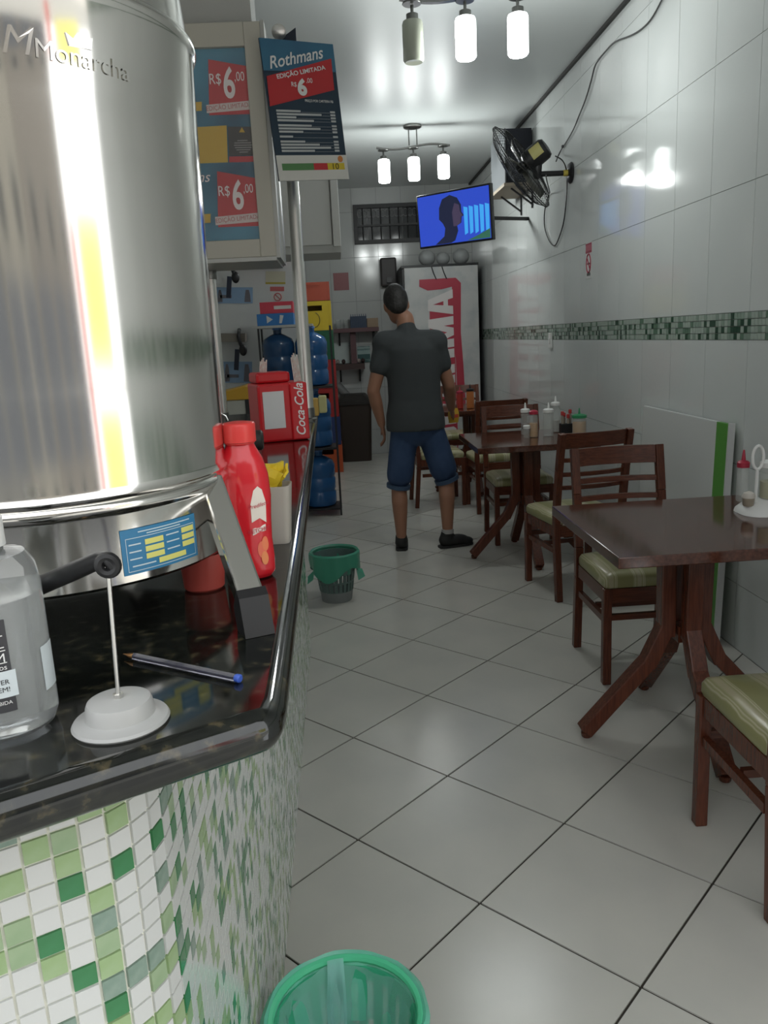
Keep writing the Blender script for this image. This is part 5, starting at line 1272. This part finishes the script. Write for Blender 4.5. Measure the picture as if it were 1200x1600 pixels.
sh_.cap(shL+Vector((.0, 0, .0)), shR+Vector((-.0, 0, .0)), .090, .090); sh_.cap((.485, MY, 1.45), (.478, MY+.012, 1.535), .085, .066)
sh_.cap(shL, shL.lerp(elL, .50), .078, .068); sh_.cap(shR, shR.lerp(elR, .50), .078, .068)
so_ = LB(sh_, 'shirt', shirt_m, .012, 6)
st_ = MB()
st_.ell((.515, MY, .86), (.178, .125, .12))
st_.cap(hipL+Vector((0, 0, .0)), hipL.lerp(kneeL, .84), .100, .094); st_.cap(hipR, hipR.lerp(kneeR, .84), .100, .098)
LB(st_, 'shorts', denim, .012, 5)
for h_, k_, r_ in ((hipL, kneeL, .089), (hipR, kneeR, .092)):
    d = (k_-h_).normalized(); p = h_.lerp(k_, .92)+d*.052
    q = MB(); q.tube([p-off-d*.018, p-off+d*.010], [r_-.003, r_-.006], 24); part('hem_cuff', q, mat('denim_cuff', (.05, .085, .15), .8), man, smooth=True)
def shoe(a_, d, name='shoe'):
    d = d.normalized(); s_ = Vector((-d.y, d.x, 0)); z = Vector((0, 0, 1)); mm_ = Matrix((d, s_, z)).transposed()
    g0 = Vector((a_.x, a_.y, 0))-off
    q = MB(); q.ell(g0+d*.0+z*.055, (.058, .045, .055), 16, 10, mm_); q.ell(g0+d*.07+z*.045, (.10, .047, .044), 16, 10, mm_); q.ell(g0+d*.14+z*.032, (.065, .044, .031), 16, 10, mm_); q.cap(g0+z*.05, g0+z*.092, .047, .043)
    o = part(name, q, mat('black_shoe', (.012, .012, .012), .6), man); r = o.modifiers.new('remesh', 'REMESH'); r.mode = 'VOXEL'; r.voxel_size = .008; r.use_smooth_shade = True
    s2 = o.modifiers.new('smooth', 'SMOOTH'); s2.iterations = 3
    q = MB(); P_ = [(-.058, -.028), (-.03, -.042), (.06, -.045), (.14, -.044), (.19, -.028), (.206, 0), (.19, .028), (.14, .044), (.06, .045), (-.03, .042), (-.058, .028)]
    vs = [g0+d*x+s_*y+z*zz for zz in (0, .016) for x, y in P_]; n = len(P_)
    q.add(vs, [tuple(range(n))[::-1], tuple(range(n, 2*n))]+[(i, (i+1) % n, n+(i+1) % n, n+i) for i in range(n)])
    part('sole', q, mat('black_sole', (.02, .02, .02), .7), o)
    q = MB()
    for k in range(3): c_ = g0+d*(.055+.022*k)+z*(.088-.013*k); q.tube([c_-s_*.022, c_+z*.004, c_+s_*.022], .003, 6)
    part('laces', q, black_pl, o)
shoe(ankL+Vector((0, .01, 0)), Vector((.10, 1, 0)))
shoe(ankR+Vector((-.01, 0, 0)), Vector((1, .25, 0)))
q = MB(); q.lathe([(.043, 0), (.044, .03)], 20, ankR-off+Vector((0, 0, -.015))); part('sock', q, mat('grey_sock', (.35, .34, .33), .8), man, smooth=True)
# yellow packet held in the right hand
hp = wrR+(wrR-elR+Vector((.04, .06, 0))).normalized()*.11
pk = thing('yellow_packet', 'orange and yellow snack packet held in the hand of the person', 'packet', hp, .4)
q = MB(); loft(q, [([(-.035, -.004), (.035, -.004), (.035, .004), (-.035, .004)], -.05), ([(-.037, -.016), (.037, -.016), (.037, .016), (-.037, .016)], -.015), ([(-.037, -.016), (.037, -.016), (.037, .016), (-.037, .016)], .02), ([(-.035, -.003), (.035, -.003), (.035, .003), (-.035, .003)], .055)], True, True)
part('pouch', q, mat('packet_yellow', (.55, .32, .03), .35), pk, smooth=True)
q = MB(); q.rect(-.03, .03, -.012, .012, -.0185, -.0165); part('print', q, mat('packet_red', (.45, .06, .03), .4), pk)
